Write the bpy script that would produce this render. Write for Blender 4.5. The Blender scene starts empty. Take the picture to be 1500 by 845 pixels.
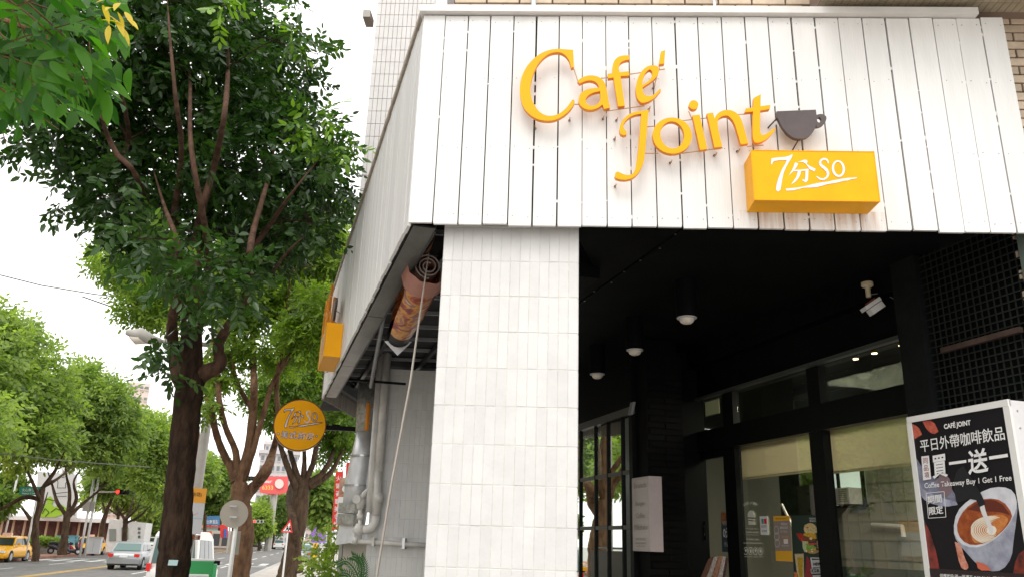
import bpy, bmesh, math, random
import numpy as np
from mathutils import Vector, Matrix
from mathutils.geometry import tessellate_polygon
random.seed(7); RNG = np.random.default_rng(7)
SC = bpy.context.scene; COL = SC.collection

# ------------------------------------------------------------------ camera
CH = 1.9                                   # eye height above the road
FPX, YAW, PIT, ROL = 1168.13, 0.289984, 0.309426, 0.0309175
F_ = Vector((math.sin(YAW)*math.cos(PIT), math.cos(YAW)*math.cos(PIT), math.sin(PIT)))
_R0 = Vector((math.cos(YAW), -math.sin(YAW), 0)); _U0 = _R0.cross(F_)
R_ = _R0*math.cos(ROL)+_U0*math.sin(ROL); U_ = -_R0*math.sin(ROL)+_U0*math.cos(ROL)
cam = bpy.data.cameras.new('camera'); camo = bpy.data.objects.new('camera', cam); COL.objects.link(camo)
M = Matrix((R_, U_, -F_)).transposed().to_4x4(); M.translation = (0, 0, CH); camo.matrix_world = M
cam.sensor_width = 36; cam.lens = FPX/1500*36; cam.clip_start = 0.05; cam.clip_end = 3000
SC.camera = camo
# ------------------------------------------------------------------ sky, sun, exposure
w = bpy.data.worlds.new('World'); SC.world = w; w.use_nodes = True
nt = w.node_tree; nt.nodes.clear()
out = nt.nodes.new('ShaderNodeOutputWorld'); bg = nt.nodes.new('ShaderNodeBackground')
sky = nt.nodes.new('ShaderNodeTexSky'); sky.sky_type = 'NISHITA'; sky.sun_disc = False
SUN_EL, SUN_AZ = math.radians(50), math.radians(208)   # azimuth clockwise from +Y: behind the camera
sky.sun_elevation = SUN_EL; sky.sun_rotation = SUN_AZ; sky.dust_density = 4; sky.air_density = 1.5
hs = nt.nodes.new('ShaderNodeHueSaturation'); hs.inputs['Saturation'].default_value = 0.12
mx = nt.nodes.new('ShaderNodeMix'); mx.data_type = 'RGBA'; mx.inputs[0].default_value = 0.88
mx.inputs[7].default_value = (15.6, 15.5, 15.2, 1)       # an even white overcast over the clear-sky model
nt.links.new(sky.outputs[0], hs.inputs['Color']); nt.links.new(hs.outputs[0], mx.inputs[6])
nt.links.new(mx.outputs[2], bg.inputs[0]); bg.inputs[1].default_value = 0.1
nt.links.new(bg.outputs[0], out.inputs[0])
sl = bpy.data.lights.new('sun', 'SUN'); sl.energy = 0.7; sl.angle = math.radians(25); sl.color = (1, .95, .87)
so = bpy.data.objects.new('sun', sl); COL.objects.link(so)
sd = Vector((math.sin(SUN_AZ)*math.cos(SUN_EL), math.cos(SUN_AZ)*math.cos(SUN_EL), math.sin(SUN_EL)))
so.rotation_euler = sd.to_track_quat('Z', 'Y').to_euler(); so.location = (0, -5, 30)
vs = SC.view_settings; vs.view_transform = 'Standard'; vs.look = 'None'; vs.exposure = 0.44; vs.gamma = 1
SC.cycles.max_bounces = 8; SC.cycles.transparent_max_bounces = 12

# ------------------------------------------------------------------ rays: a pixel of the photograph -> a point at a known plane
def ray(u, v): return (F_*FPX + R_*(u-750) + U_*(422.5-v)).normalized()
O = Vector((0, 0, CH))
def on_x(u, v, x): d = ray(u, v); return O + d*(x/d.x)
def on_y(u, v, y): d = ray(u, v); return O + d*(y/d.y)
def on_z(u, v, z): d = ray(u, v); return O + d*((z-CH)/d.z)
def at_d(u, v, D): d = ray(u, v); return O + d*(D/math.hypot(d.x, d.y))
PH = 0.33
A0 = Vector((.711, 4.78, 0)); UU = Vector((math.cos(PH), -math.sin(PH), 0)); NN = Vector((math.sin(PH), math.cos(PH), 0)); ZZ = Vector((0, 0, 1))
def FP(s, z, off=0.0): return A0 + UU*s + NN*off + ZZ*z      # z here is absolute
def on_f(u, v, off=0.0):
    d = ray(u, v); return O + d*((A0.dot(NN)+off)/(d.dot(NN)))
def f_sz(u, v, off=0.0):
    p = on_f(u, v, off); return ((p-A0).dot(UU), p.z)

# ------------------------------------------------------------------ materials
def mat(name, col, rough=.6, metal=0, var=.0, scale=8, bump=0, bscale=40, emit=None, spec=.5, col2=None, detail=4, stretch=None, transl=None, islandvar=0, bdist=.01):
    m = bpy.data.materials.new(name); m.use_nodes = True; n = m.node_tree; b = n.nodes['Principled BSDF']; L = n.links
    b.inputs['Roughness'].default_value = rough; b.inputs['Metallic'].default_value = metal; b.inputs['Specular IOR Level'].default_value = spec
    c = (*col, 1); b.inputs['Base Color'].default_value = c
    tc = None
    def coord(sc):
        nonlocal tc
        if tc is None: tc = n.nodes.new('ShaderNodeNewGeometry')
        mp = n.nodes.new('ShaderNodeMapping'); mp.vector_type = 'POINT'
        s = stretch or (1, 1, 1); mp.inputs['Scale'].default_value = (s[0]*sc, s[1]*sc, s[2]*sc)
        L.new(tc.outputs['Position'], mp.inputs['Vector']); return mp.outputs[0]
    last = None
    if var or col2:
        nz = n.nodes.new('ShaderNodeTexNoise'); nz.inputs['Scale'].default_value = 1; nz.inputs['Detail'].default_value = detail; nz.inputs['Roughness'].default_value = .65
        L.new(coord(scale), nz.inputs['Vector'])
        rp = n.nodes.new('ShaderNodeValToRGB'); L.new(nz.outputs[0], rp.inputs[0])
        c2 = col2 or tuple(max(0, x*(1-var)) for x in col); c1 = col if col2 else tuple(min(1, x*(1+var*.6)) for x in col)
        rp.color_ramp.elements[0].position = .35; rp.color_ramp.elements[0].color = (*c2, 1)
        rp.color_ramp.elements[1].position = .65; rp.color_ramp.elements[1].color = (*c1, 1)
        last = rp.outputs[0]
    if islandvar:
        if last is None:
            rg = n.nodes.new('ShaderNodeRGB'); rg.outputs[0].default_value = c; last = rg.outputs[0]
        oi = n.nodes.new('ShaderNodeObjectInfo'); mr = n.nodes.new('ShaderNodeMapRange'); mr.inputs[3].default_value = 1-islandvar; mr.inputs[4].default_value = 1+islandvar*.4
        L.new(oi.outputs['Random'], mr.inputs[0])
        mm = n.nodes.new('ShaderNodeMix'); mm.data_type = 'RGBA'; mm.blend_type = 'MULTIPLY'; mm.inputs[0].default_value = 1
        L.new(last, mm.inputs[6]); L.new(mr.outputs[0], mm.inputs[7]); last = mm.outputs[2]
    if last is not None: L.new(last, b.inputs['Base Color'])
    if bump:
        nb = n.nodes.new('ShaderNodeTexNoise'); nb.inputs['Scale'].default_value = 1; nb.inputs['Detail'].default_value = 5; L.new(coord(bscale), nb.inputs['Vector'])
        bp = n.nodes.new('ShaderNodeBump'); bp.inputs['Strength'].default_value = bump; bp.inputs['Distance'].default_value = bdist
        L.new(nb.outputs[0], bp.inputs['Height']); L.new(bp.outputs[0], b.inputs['Normal'])
    if emit: b.inputs['Emission Color'].default_value = (*emit[0], 1); b.inputs['Emission Strength'].default_value = emit[1]
    return m
def leafmat(name, c1, c2, tr=.35, rough=.45, young=None):
    m = bpy.data.materials.new(name); m.use_nodes = True; n = m.node_tree; L = n.links; n.nodes.clear()
    o = n.nodes.new('ShaderNodeOutputMaterial')
    at = n.nodes.new('ShaderNodeAttribute'); at.attribute_name = 'tint'
    rp = n.nodes.new('ShaderNodeValToRGB'); L.new(at.outputs['Fac'], rp.inputs[0])
    rp.color_ramp.elements[0].color = (*c1, 1); rp.color_ramp.elements[1].color = (*c2, 1)
    if young:
        e = rp.color_ramp.elements.new(.86); e.color = (*c2, 1); rp.color_ramp.elements[-1].color = (*young, 1); rp.color_ramp.elements[-1].position = .97
    p = n.nodes.new('ShaderNodeBsdfPrincipled'); p.inputs['Roughness'].default_value = rough; L.new(rp.outputs[0], p.inputs['Base Color'])
    t = n.nodes.new('ShaderNodeBsdfTranslucent')
    g = n.nodes.new('ShaderNodeMix'); g.data_type = 'RGBA'; g.blend_type = 'MULTIPLY'; g.inputs[0].default_value = 1; g.inputs[7].default_value = (1.5, 1.7, .7, 1)
    L.new(rp.outputs[0], g.inputs[6]); L.new(g.outputs[2], t.inputs[0])
    mx = n.nodes.new('ShaderNodeMixShader'); mx.inputs[0].default_value = tr
    L.new(p.outputs[0], mx.inputs[1]); L.new(t.outputs[0], mx.inputs[2]); L.new(mx.outputs[0], o.inputs[0])
    return m
def glassmat(name, f0=.03, k=.4, tint=(.8, .85, .8), rough=.01):
    m = bpy.data.materials.new(name); m.use_nodes = True; n = m.node_tree; L = n.links; n.nodes.clear()
    o = n.nodes.new('ShaderNodeOutputMaterial'); t = n.nodes.new('ShaderNodeBsdfTransparent'); t.inputs[0].default_value = (*tint, 1)
    g = n.nodes.new('ShaderNodeBsdfGlossy'); g.inputs['Roughness'].default_value = rough; g.inputs[0].default_value = (.95, 1, .92, 1)
    lw = n.nodes.new('ShaderNodeLayerWeight'); lw.inputs[0].default_value = .5     # facing: the same from both sides of the pane
    sq = n.nodes.new('ShaderNodeMath'); sq.operation = 'POWER'; L.new(lw.outputs['Facing'], sq.inputs[0]); sq.inputs[1].default_value = 2
    ma = n.nodes.new('ShaderNodeMath'); ma.operation = 'MULTIPLY_ADD'; L.new(sq.outputs[0], ma.inputs[0]); ma.inputs[1].default_value = k; ma.inputs[2].default_value = f0; ma.use_clamp = True
    mx = n.nodes.new('ShaderNodeMixShader'); L.new(ma.outputs[0], mx.inputs[0]); L.new(t.outputs[0], mx.inputs[1]); L.new(g.outputs[0], mx.inputs[2])
    L.new(mx.outputs[0], o.inputs[0]); return m
def boardmat(name, col, islandvar=.06):
    """white painted timber: long grain, knots, a little rain streaking"""
    m = mat(name, col, .5, var=.045, scale=1.2, stretch=(9, 9, 1), bump=.15, bscale=12, islandvar=islandvar)
    return m
def stainmat(name, col):
    """white paint, rusty run-off only in a band under the sign box (stain shape of its own)"""
    m = boardmat(name, col); n = m.node_tree; L = n.links; b = n.nodes['Principled BSDF']
    src = b.inputs['Base Color'].links[0].from_socket
    g = n.nodes.new('ShaderNodeNewGeometry'); sp = n.nodes.new('ShaderNodeSeparateXYZ'); L.new(g.outputs['Position'], sp.inputs[0])
    mr = n.nodes.new('ShaderNodeMapRange'); L.new(sp.outputs[2], mr.inputs[0]); mr.inputs[1].default_value = 1.84+CH; mr.inputs[2].default_value = 2.06+CH
    mr.inputs[3].default_value = .25; mr.inputs[4].default_value = 1
    top = n.nodes.new('ShaderNodeMath'); top.operation = 'LESS_THAN'; L.new(sp.outputs[2], top.inputs[0]); top.inputs[1].default_value = 2.075+CH
    nz = n.nodes.new('ShaderNodeTexNoise'); nz.inputs['Scale'].default_value = 1; nz.inputs['Detail'].default_value = 6
    mp = n.nodes.new('ShaderNodeMapping'); mp.inputs['Scale'].default_value = (34, 34, 2.5); L.new(g.outputs['Position'], mp.inputs[0]); L.new(mp.outputs[0], nz.inputs['Vector'])
    r = n.nodes.new('ShaderNodeValToRGB'); r.color_ramp.elements[0].position = .42; r.color_ramp.elements[1].position = .72; L.new(nz.outputs[0], r.inputs[0])
    m1 = n.nodes.new('ShaderNodeMath'); m1.operation = 'MULTIPLY'; L.new(mr.outputs[0], m1.inputs[0]); L.new(r.outputs[0], m1.inputs[1])
    m2 = n.nodes.new('ShaderNodeMath'); m2.operation = 'MULTIPLY'; L.new(m1.outputs[0], m2.inputs[0]); L.new(top.outputs[0], m2.inputs[1])
    m3 = n.nodes.new('ShaderNodeMath'); m3.operation = 'MULTIPLY'; L.new(m2.outputs[0], m3.inputs[0]); m3.inputs[1].default_value = .75
    mx = n.nodes.new('ShaderNodeMix'); mx.data_type = 'RGBA'; L.new(m3.outputs[0], mx.inputs[0]); L.new(src, mx.inputs[6]); mx.inputs[7].default_value = (.42, .2, .06, 1)
    L.new(mx.outputs[2], b.inputs['Base Color']); return m

WHITE = boardmat('white_painted_board', (.77, .765, .75))
WHITES = stainmat('white_painted_board_stained', (.76, .75, .735))
TRIM = mat('white_trim', (.72, .71, .69), .45, var=.08, scale=3)
TILEW = mat('white_painted_tile', (.68, .675, .665), .35, var=.05, scale=5, bump=.12, bscale=60, islandvar=.05)
GROUT = mat('white_painted_grout', (.64, .63, .61), .8, var=.1, scale=20)
TILEG = mat('offwhite_tile', (.62, .60, .56), .4, var=.08, scale=6, islandvar=.12)
GROUTD = mat('brown_grout', (.26, .19, .15), .9)
TILEU = mat('pale_block_tile', (.62, .60, .585), .4, var=.06, scale=5)
BRICK = mat('beige_tile', (.58, .46, .34), .5, var=.16, scale=9, bump=.15, bscale=50, islandvar=.25)
GROUTB = mat('dark_brick_grout', (.13, .09, .07), .9)
BLACK = mat('black_paint', (.0045, .005, .0055), .5, var=.3, scale=6, bump=.1, spec=.06)
BLACKM = mat('black_frame', (.006, .0065, .0065), .4, bump=.03, spec=.1)
DARKB = mat('black_brick', (.006, .006, .006), .5, bump=.2, islandvar=.3, spec=.06)
DARKW = mat('dark_ceiling', (.0055, .006, .0065), .6, var=.3, scale=3, spec=.08)
DECK = mat('dark_metal_deck', (.045, .045, .05), .4, metal=.4, var=.3, scale=4)
PURL = mat('grey_purlin', (.28, .29, .30), .5, metal=.3)
SHEET = mat('galvanised_sheet', (.17, .165, .15), .34, metal=.75, var=.3, scale=5, stretch=(1, .4, 1))
STEEL = mat('steel', (.55, .55, .55), .28, metal=.9, var=.2, scale=6)
FOIL = mat('duct_foil', (.74, .75, .76), .42, metal=.6, var=.1, scale=6, bump=.4, bscale=14)
FOILD = mat('duct_tape_band', (.42, .42, .38), .45, metal=.5, var=.3, scale=20)
PVC = mat('pale_pipe', (.70, .68, .64), .45, var=.12, scale=6)
ROPE = mat('pale_rope', (.6, .55, .5), .9)
ORANGE = mat('orange_acrylic', (.93, .40, .0), .4, spec=.2, var=.03, scale=3)
ORANGEE = mat('orange_edge', (.78, .27, .004), .45)
ORANGEB = mat('orange_sheet', (.93, .42, .0), .45, spec=.2, var=.06, scale=5)
CUPM = mat('brown_acrylic', (.075, .055, .055), .45, var=.15, scale=7)
LOGOW = mat('pale_print', (.80, .74, .72), .5)
BROWNP = mat('brown_print', (.20, .05, .01), .5)
ROD = mat('thin_rod', (.45, .28, .14), .5, metal=.3)
ANCH = mat('dark_anchor', (.05, .03, .03), .6)
WPLAS = mat('white_plastic', (.75, .75, .73), .4)
CREAM = mat('cream_plastic', (.62, .53, .36), .5)
LENS = mat('frosted_lens', (.78, .72, .62), .3)
PRED = mat('red_print', (.75, .03, .03), .5)
PBLK = mat('black_print', (.009, .008, .010), .5, spec=.25)
PBLUE = mat('blue_print', (.05, .15, .5), .4)
PGREEN = mat('green_print', (.02, .22, .08), .4)
PTEAL = mat('teal_print', (.10, .33, .30), .5)
PPURP = mat('purple_print', (.25, .12, .5), .5)
PGREY = mat('grey_print', (.55, .56, .58), .5)
PWHITE = mat('white_print', (.80, .80, .80), .5)
BARK = mat('dark_bark', (.018, .012, .009), .95, bump=1, bscale=14, col2=(.055, .034, .022), scale=16, stretch=(1, 1, .3), spec=.1, bdist=.05)
BARK2 = mat('brown_bark', (.20, .115, .065), .9, bump=1, bscale=12, col2=(.09, .05, .03), scale=9, stretch=(1, 1, .35), spec=.15, bdist=.06)
BARK3 = mat('grey_bark', (.105, .07, .045), .9, bump=1, bscale=8, col2=(.045, .028, .018), scale=6, stretch=(1, 1, .35), spec=.15, bdist=.08)
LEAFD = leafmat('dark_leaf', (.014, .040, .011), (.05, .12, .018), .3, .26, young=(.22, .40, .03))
LEAFN = leafmat('near_leaf', (.018, .085, .006), (.075, .22, .014), .55, .55)
LEAFY = leafmat('yellow_leaf', (.5, .36, .03), (.6, .45, .05), .4, .5)
LEAFM = leafmat('mid_leaf', (.05, .105, .015), (.22, .32, .04), .5, .5, young=(.34, .43, .05))
LEAFF = leafmat('far_leaf', (.075, .135, .035), (.32, .41, .10), .5, .6, young=(.40, .50, .09))
ASPH = mat('asphalt', (.16, .153, .148), .9, var=.2, scale=1.5, bump=.3, bscale=60, stretch=(1, .5, 1))
PAVE = mat('pavement', (.44, .40, .36), .85, var=.15, scale=1.2, bump=.1)
PAVER = mat('reddish_pavers', (.33, .16, .11), .9, var=.25, scale=2)
KERBM = mat('kerb_stone', (.4, .38, .36), .85, var=.1)
LINEW = mat('road_paint_white', (.7, .7, .68), .7, var=.15, scale=3)
LINEY = mat('road_paint_yellow', (.75, .45, .04), .7, var=.15, scale=3)
LINER = mat('road_paint_red', (.6, .10, .07), .7, var=.2, scale=3)
RUBBER = mat('rubber', (.02, .02, .02), .8)
RIM = mat('alloy_rim', (.5, .5, .52), .3, metal=.8)
CGLASS = mat('car_glass', (.03, .04, .038), .12, spec=.35)
CSILV = mat('silver_paint', (.34, .35, .36), .28, metal=.45)
CYEL = mat('yellow_paint', (.85, .42, .012), .25)
CWHITE = mat('car_white_paint', (.75, .75, .73), .25)
CDARK = mat('car_dark_paint', (.04, .04, .05), .25)
CRED = mat('car_red_paint', (.45, .02, .03), .25)
TLIGHT = mat('tail_light', (.7, .02, .015), .2)
HLIGHT = mat('head_light', (.8, .8, .8), .1)
GLASSW = glassmat('shop_glass', .03, .6, (.92, .93, .88))
GLASSR = glassmat('window_glass', .15, 1.5, (.3, .33, .3))
CONC = mat('concrete', (.42, .41, .39), .8, var=.15, scale=2)
POLEM = mat('grey_pole', (.40, .38, .35), .55, var=.1, scale=3)
BLIND = mat('olive_blind', (.68, .645, .53), .8, var=.05, scale=2)
_n = BLIND.node_tree; _t = _n.nodes.new('ShaderNodeBsdfTranslucent'); _t.inputs[0].default_value = (.74, .69, .56, 1); _m = _n.nodes.new('ShaderNodeMixShader'); _m.inputs[0].default_value = .5
_n.links.new(_n.nodes['Principled BSDF'].outputs[0], _m.inputs[1]); _n.links.new(_t.outputs[0], _m.inputs[2]); _n.links.new(_m.outputs[0], _n.nodes['Material Output'].inputs[0])
ROOMW = mat('room_wall', (.34, .335, .285), .8, var=.06, scale=1)
PLAST = mat('cream_plaster', (.55, .50, .44), .8, var=.12, scale=2)
GREENB = mat('green_plastic', (.03, .36, .10), .4)
HAIRM = None

# ------------------------------------------------------------------ mesh collector
class MB:
    def __init__(s): s.v = []; s.f = []; s.m = []
    def add(s, vs, fs, mi=0):
        b = len(s.v); s.v += [Vector(x) for x in vs]; s.f += [tuple(i+b for i in f) for f in fs]; s.m += [mi]*len(fs); return s
    def box(s, o, x, y, z, mi=0):
        """o corner, x y z edge vectors"""
        o, x, y, z = Vector(o), Vector(x), Vector(y), Vector(z)
        p = [o, o+x, o+x+y, o+y, o+z, o+x+z, o+x+y+z, o+y+z]
        fs = [(0, 3, 2, 1), (4, 5, 6, 7), (0, 1, 5, 4), (1, 2, 6, 5), (2, 3, 7, 6), (3, 0, 4, 7)]
        if x.cross(y).dot(z) < 0: fs = [f[::-1] for f in fs]
        return s.add(p, fs, mi)
    def cbox(s, c, sx, sy, sz, ang=0, mi=0):
        ca, sa = math.cos(ang), math.sin(ang); X = Vector((ca, sa, 0))*sx; Y = Vector((-sa, ca, 0))*sy; Z = Vector((0, 0, sz))
        return s.box(Vector(c)-X/2-Y/2-Z/2, X, Y, Z, mi)
    def tube(s, pts, rad, n=8, cap=True, mi=0):
        pts = [Vector(p) for p in pts]
        if not isinstance(rad, (list, tuple)): rad = [rad]*len(pts)
        rings = []; prev = None
        for i, p in enumerate(pts):
            t = (pts[min(i+1, len(pts)-1)]-pts[max(i-1, 0)]).normalized()
            if prev is None:
                a = Vector((0, 0, 1)) if abs(t.z) < .9 else Vector((1, 0, 0)); x = t.cross(a).normalized()
            else: x = (prev-t*prev.dot(t)).normalized()
            prev = x; y = t.cross(x)
            rings.append([p+(x*math.cos(2*math.pi*k/n)+y*math.sin(2*math.pi*k/n))*rad[i] for k in range(n)])
        vs = [q for r in rings for q in r]; fs = []
        for i in range(len(rings)-1):
            for k in range(n): fs.append((i*n+k, i*n+(k+1) % n, (i+1)*n+(k+1) % n, (i+1)*n+k))
        if cap: fs.append(tuple(range(n))[::-1]); fs.append(tuple((len(rings)-1)*n+k for k in range(n)))
        return s.add(vs, fs, mi)
    def poly(s, pts, mi=0): return s.add(pts, [tuple(range(len(pts)))], mi)
    def extrude(s, loops, depth, mi=0, side=None):
        """loops: outer (+holes) of 3D points on one plane; depth: vector to the back"""
        loops = [[Vector(p) for p in l] for l in loops]; depth = Vector(depth)
        flat = [p for l in loops for p in l]; n = len(flat); b = len(s.v)
        tri = tessellate_polygon(loops)
        s.v += flat+[p+depth for p in flat]; si = mi if side is None else side
        for t in tri:
            a, c, d = (flat[t[1]]-flat[t[0]]), (flat[t[2]]-flat[t[0]]), depth
            t2 = t if a.cross(c).dot(d) < 0 else t[::-1]
            s.f.append(tuple(b+i for i in t2)); s.m.append(mi); s.f.append(tuple(b+n+i for i in t2[::-1])); s.m.append(si)
        k = 0
        for l in loops:
            for i in range(len(l)):
                j = (i+1) % len(l); s.f.append((b+k+i, b+k+j, b+n+k+j, b+n+k+i)); s.m.append(si)
            k += len(l)
        return s
    def build(s, name, m, parent=None, smooth=False, off=None, fixn=False):
        me = bpy.data.meshes.new(name)
        o0 = off if off is not None else (parent_loc(parent) if parent else Vector((0, 0, 0)))
        me.from_pydata([tuple(v-o0) for v in s.v], [], s.f)
        ms = m if isinstance(m, (list, tuple)) else [m]
        for q in ms: me.materials.append(q)
        me.polygons.foreach_set('material_index', s.m)
        if smooth: me.polygons.foreach_set('use_smooth', [True]*len(s.f))
        if fixn:
            bm = bmesh.new(); bm.from_mesh(me); bmesh.ops.recalc_face_normals(bm, faces=bm.faces); bm.to_mesh(me); bm.free()
        me.update()
        ob = bpy.data.objects.new(name, me); COL.objects.link(ob)
        if parent: ob.parent = parent
        elif off is not None: ob.location = off
        return ob
WL = {}
def parent_loc(p):
    v = Vector((0, 0, 0))
    while p is not None: v += p.location; p = p.parent
    return v
def tag(o, label=None, cat=None, group=None, kind=None):
    if label: o['label'] = label
    if cat: o['category'] = cat
    if group: o['group'] = group
    if kind: o['kind'] = kind
    return o
def thing(name, label, cat, loc=(0, 0, 0), group=None, rz=0):
    o = bpy.data.objects.new(name, None); COL.objects.link(o); o.location = loc; o.rotation_euler = (0, 0, rz); o.empty_display_size = .1
    return tag(o, label, cat, group)
def copy_tree(o, parent=None):
    c = o.copy(); COL.objects.link(c)
    if parent: c.parent = parent
    for ch in [x for x in COL.objects if x.parent is o]: copy_tree(ch, c)
    return c
_fast = {}
def inst(name, me, parent, loc, rot=None, scale=None, label=None, mrot=None):
    """one piece sharing a mesh; loc in world coordinates"""
    o = bpy.data.objects.new(name, me); COL.objects.link(o)
    if parent: o.parent = parent
    l = Vector(loc)-(parent_loc(parent) if parent else Vector((0, 0, 0)))
    if mrot is not None:
        mm = mrot.to_4x4() if len(mrot) == 3 else mrot.copy()
        if scale: mm = mm @ Matrix.Diagonal((*scale, 1))
        mm.translation = l; o.matrix_basis = mm
    else:
        o.location = l
        if rot: o.rotation_euler = rot
        if scale: o.scale = scale
    if label: o['label'] = label
    return o
def unitbox(name, m, bev=0.0, size=(1, 1, 1)):
    bm = bmesh.new(); bmesh.ops.create_cube(bm, size=1)
    for v in bm.verts: v.co = Vector((v.co.x*size[0], v.co.y*size[1], v.co.z*size[2]))
    if bev: bmesh.ops.bevel(bm, geom=bm.edges[:], offset=bev, segments=1, affect='EDGES')
    me = bpy.data.meshes.new(name); bm.to_mesh(me); bm.free(); me.materials.append(m); return me
FROT = Matrix((UU, NN, ZZ)).transposed()          # local x along the front, y into the building
# text -> flat mesh mapped on a frame p0 + a*(px) + b*(py), a,b in 0..1 over the text's own box
def text_mesh(body, bold=0.0, shear=0.0, spacing=1.0):
    cu = bpy.data.curves.new('t', 'FONT'); cu.body = body; cu.offset = bold; cu.shear = shear; cu.space_character = spacing; cu.resolution_u = 3
    o = bpy.data.objects.new('t', cu); COL.objects.link(o)
    dg = bpy.context.evaluated_depsgraph_get(); dg.update()
    me = bpy.data.meshes.new_from_object(o.evaluated_get(dg)); bpy.data.objects.remove(o); return me
def text_on(name, body, m, parent, p0, px, py, n=None, lift=.003, bold=0.0, shear=0.0, keep=None, thick=0, spacing=1.0):
    """p0 bottom-left corner, px vector to bottom-right, py vector to the top-left"""
    me = text_mesh(body, bold, shear, spacing)
    if not me.vertices: return None
    co = np.empty(len(me.vertices)*3); me.vertices.foreach_get('co', co); co = co.reshape(-1, 3)
    mn, mxx = co.min(0), co.max(0); e = np.maximum(mxx-mn, 1e-6)
    a = (co[:, 0]-mn[0])/e[0]; b = (co[:, 1]-mn[1])/e[1]
    p0, px, py = Vector(p0), Vector(px), Vector(py)
    nn = n if n is not None else px.cross(py).normalized()
    P0 = np.array(p0+nn*lift)-np.array(parent_loc(parent) if parent else (0, 0, 0))
    W = P0+a[:, None]*np.array(px)+b[:, None]*np.array(py)
    me.vertices.foreach_set('co', W.ravel()); me.materials.clear(); me.materials.append(m); me.update(); me.name = name
    o = bpy.data.objects.new(name, me); COL.objects.link(o); o.parent = parent; return o
def ribbon(pts, w):
    """2-D polyline -> list of quads with half width w (list or number)"""
    out = []
    for i in range(len(pts)-1):
        (x0, y0), (x1, y1) = pts[i], pts[i+1]; w0 = w[i] if isinstance(w, (list, tuple)) else w; w1 = w[i+1] if isinstance(w, (list, tuple)) else w
        l = math.hypot(x1-x0, y1-y0) or 1; nx, ny = -(y1-y0)/l, (x1-x0)/l
        out.append([(x0+nx*w0, y0+ny*w0), (x1+nx*w1, y1+ny*w1), (x1-nx*w1, y1-ny*w1), (x0-nx*w0, y0-ny*w0)])
    return out
def ell(cx, cy, rx, ry, n=28, rot=0, a0=0, a1=2*math.pi):
    r = []
    full = abs(a1-a0-2*math.pi) < 1e-6
    for k in range(n):
        t = a0+(a1-a0)*k/(n if full else n-1); x, y = rx*math.cos(t), ry*math.sin(t)
        r.append((cx+x*math.cos(rot)-y*math.sin(rot), cy+x*math.sin(rot)+y*math.cos(rot)))
    return r
def smooth2(p, it=1, closed=True, keep=40):
    """Chaikin, but sharp corners (turn above `keep` degrees) stay"""
    for _ in range(it):
        q = []; n = len(p)
        for i in range(n):
            a, b, c = p[i-1], p[i], p[(i+1) % n]
            t = math.atan2(b[1]-a[1], b[0]-a[0])-math.atan2(c[1]-b[1], c[0]-b[0]); t = abs((t+math.pi) % (2*math.pi)-math.pi)
            if math.degrees(t) > keep: q.append(b)
            else: q.append((b[0]*.75+a[0]*.25, b[1]*.75+a[1]*.25)); q.append((b[0]*.75+c[0]*.25, b[1]*.75+c[1]*.25))
        p = q
    return p

# =================================================================== GROUND
SL = .09                                            # the street runs slightly right of the building's flank
def S(a, y, z=0): return Vector((a+SL*y, y, z))
def strip(name, a0, a1, y0, y1, z, m, n=1):
    b = MB(); ys = np.linspace(y0, y1, n+1)
    for i in range(n): b.poly([S(a0, ys[i], z), S(a1, ys[i], z), S(a1, ys[i+1], z), S(a0, ys[i+1], z)])
    return tag(b.build(name, m), kind='structure')
b = MB(); b.poly([(-900, -60, -.06), (900, -60, -.06), (900, 1500, -.06), (-900, 1500, -.06)]); tag(b.build('ground', CONC), kind='structure')
strip('road', -19.4, -3.45, -20, 600, 0, ASPH)
b = MB(); b.box(S(-3.45, -20, -.05), (10.5, 0, 0), S(0, 420)-S(0, 0)+Vector((0, 0, 0)), (0, 0, .2)); tag(b.build('near_pavement', PAVE), kind='structure')
b = MB(); b.box(S(-40, -20, -.05), (20.6, 0, 0), S(0, 420)-S(0, 0), (0, 0, .2)); tag(b.build('far_pavement', PAVER), kind='structure')
b = MB(); b.box(S(-3.75, -20, 0), (.295, 0, 0), S(0, 400)-S(0, 0), (0, 0, .155)); tag(b.build('kerb', KERBM), kind='structure')
strip('red_kerb_line', -3.95, -3.80, -20, 300, .004, LINER)
# lane markings
b = MB()
for a in (-12.75, -12.5):
    b.poly([S(a-.06, -10, .004), S(a+.06, -10, .004), S(a+.06, 330, .004), S(a-.06, 330, .004)])
tag(b.build('centre_line', LINEY), kind='structure')
b = MB()
for a in (-9.35, -6.6, -15.9):
    for y in np.arange(4, 300, 10): b.poly([S(a-.07, y, .004), S(a+.07, y, .004), S(a+.07, y+4.5, .004), S(a-.07, y+4.5, .004)])
for k in range(14):
    b.poly([S(-19+k*1.08, 60, .004), S(-18.5+k*1.08, 60, .004), S(-18.5+k*1.08, 64, .004), S(-19+k*1.08, 64, .004)])
b.poly([S(-12.3, 57.2, .004), S(-3.9, 57.2, .004), S(-3.9, 57.7, .004), S(-12.3, 57.7, .004)])
b.poly([S(-19.2, 66.2, .004), S(-12.9, 66.2, .004), S(-12.9, 66.7, .004), S(-19.2, 66.7, .004)])
# a lane arrow in front of the silver car
for q in ([(-8.3, 41), (-8.05, 41), (-8.05, 44), (-8.3, 44)], [(-8.6, 44), (-7.75, 44), (-8.17, 46)]): b.poly([S(x, y, .0045) for x, y in q])
tag(b.build('white_road_markings', LINEW), kind='structure')

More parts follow.
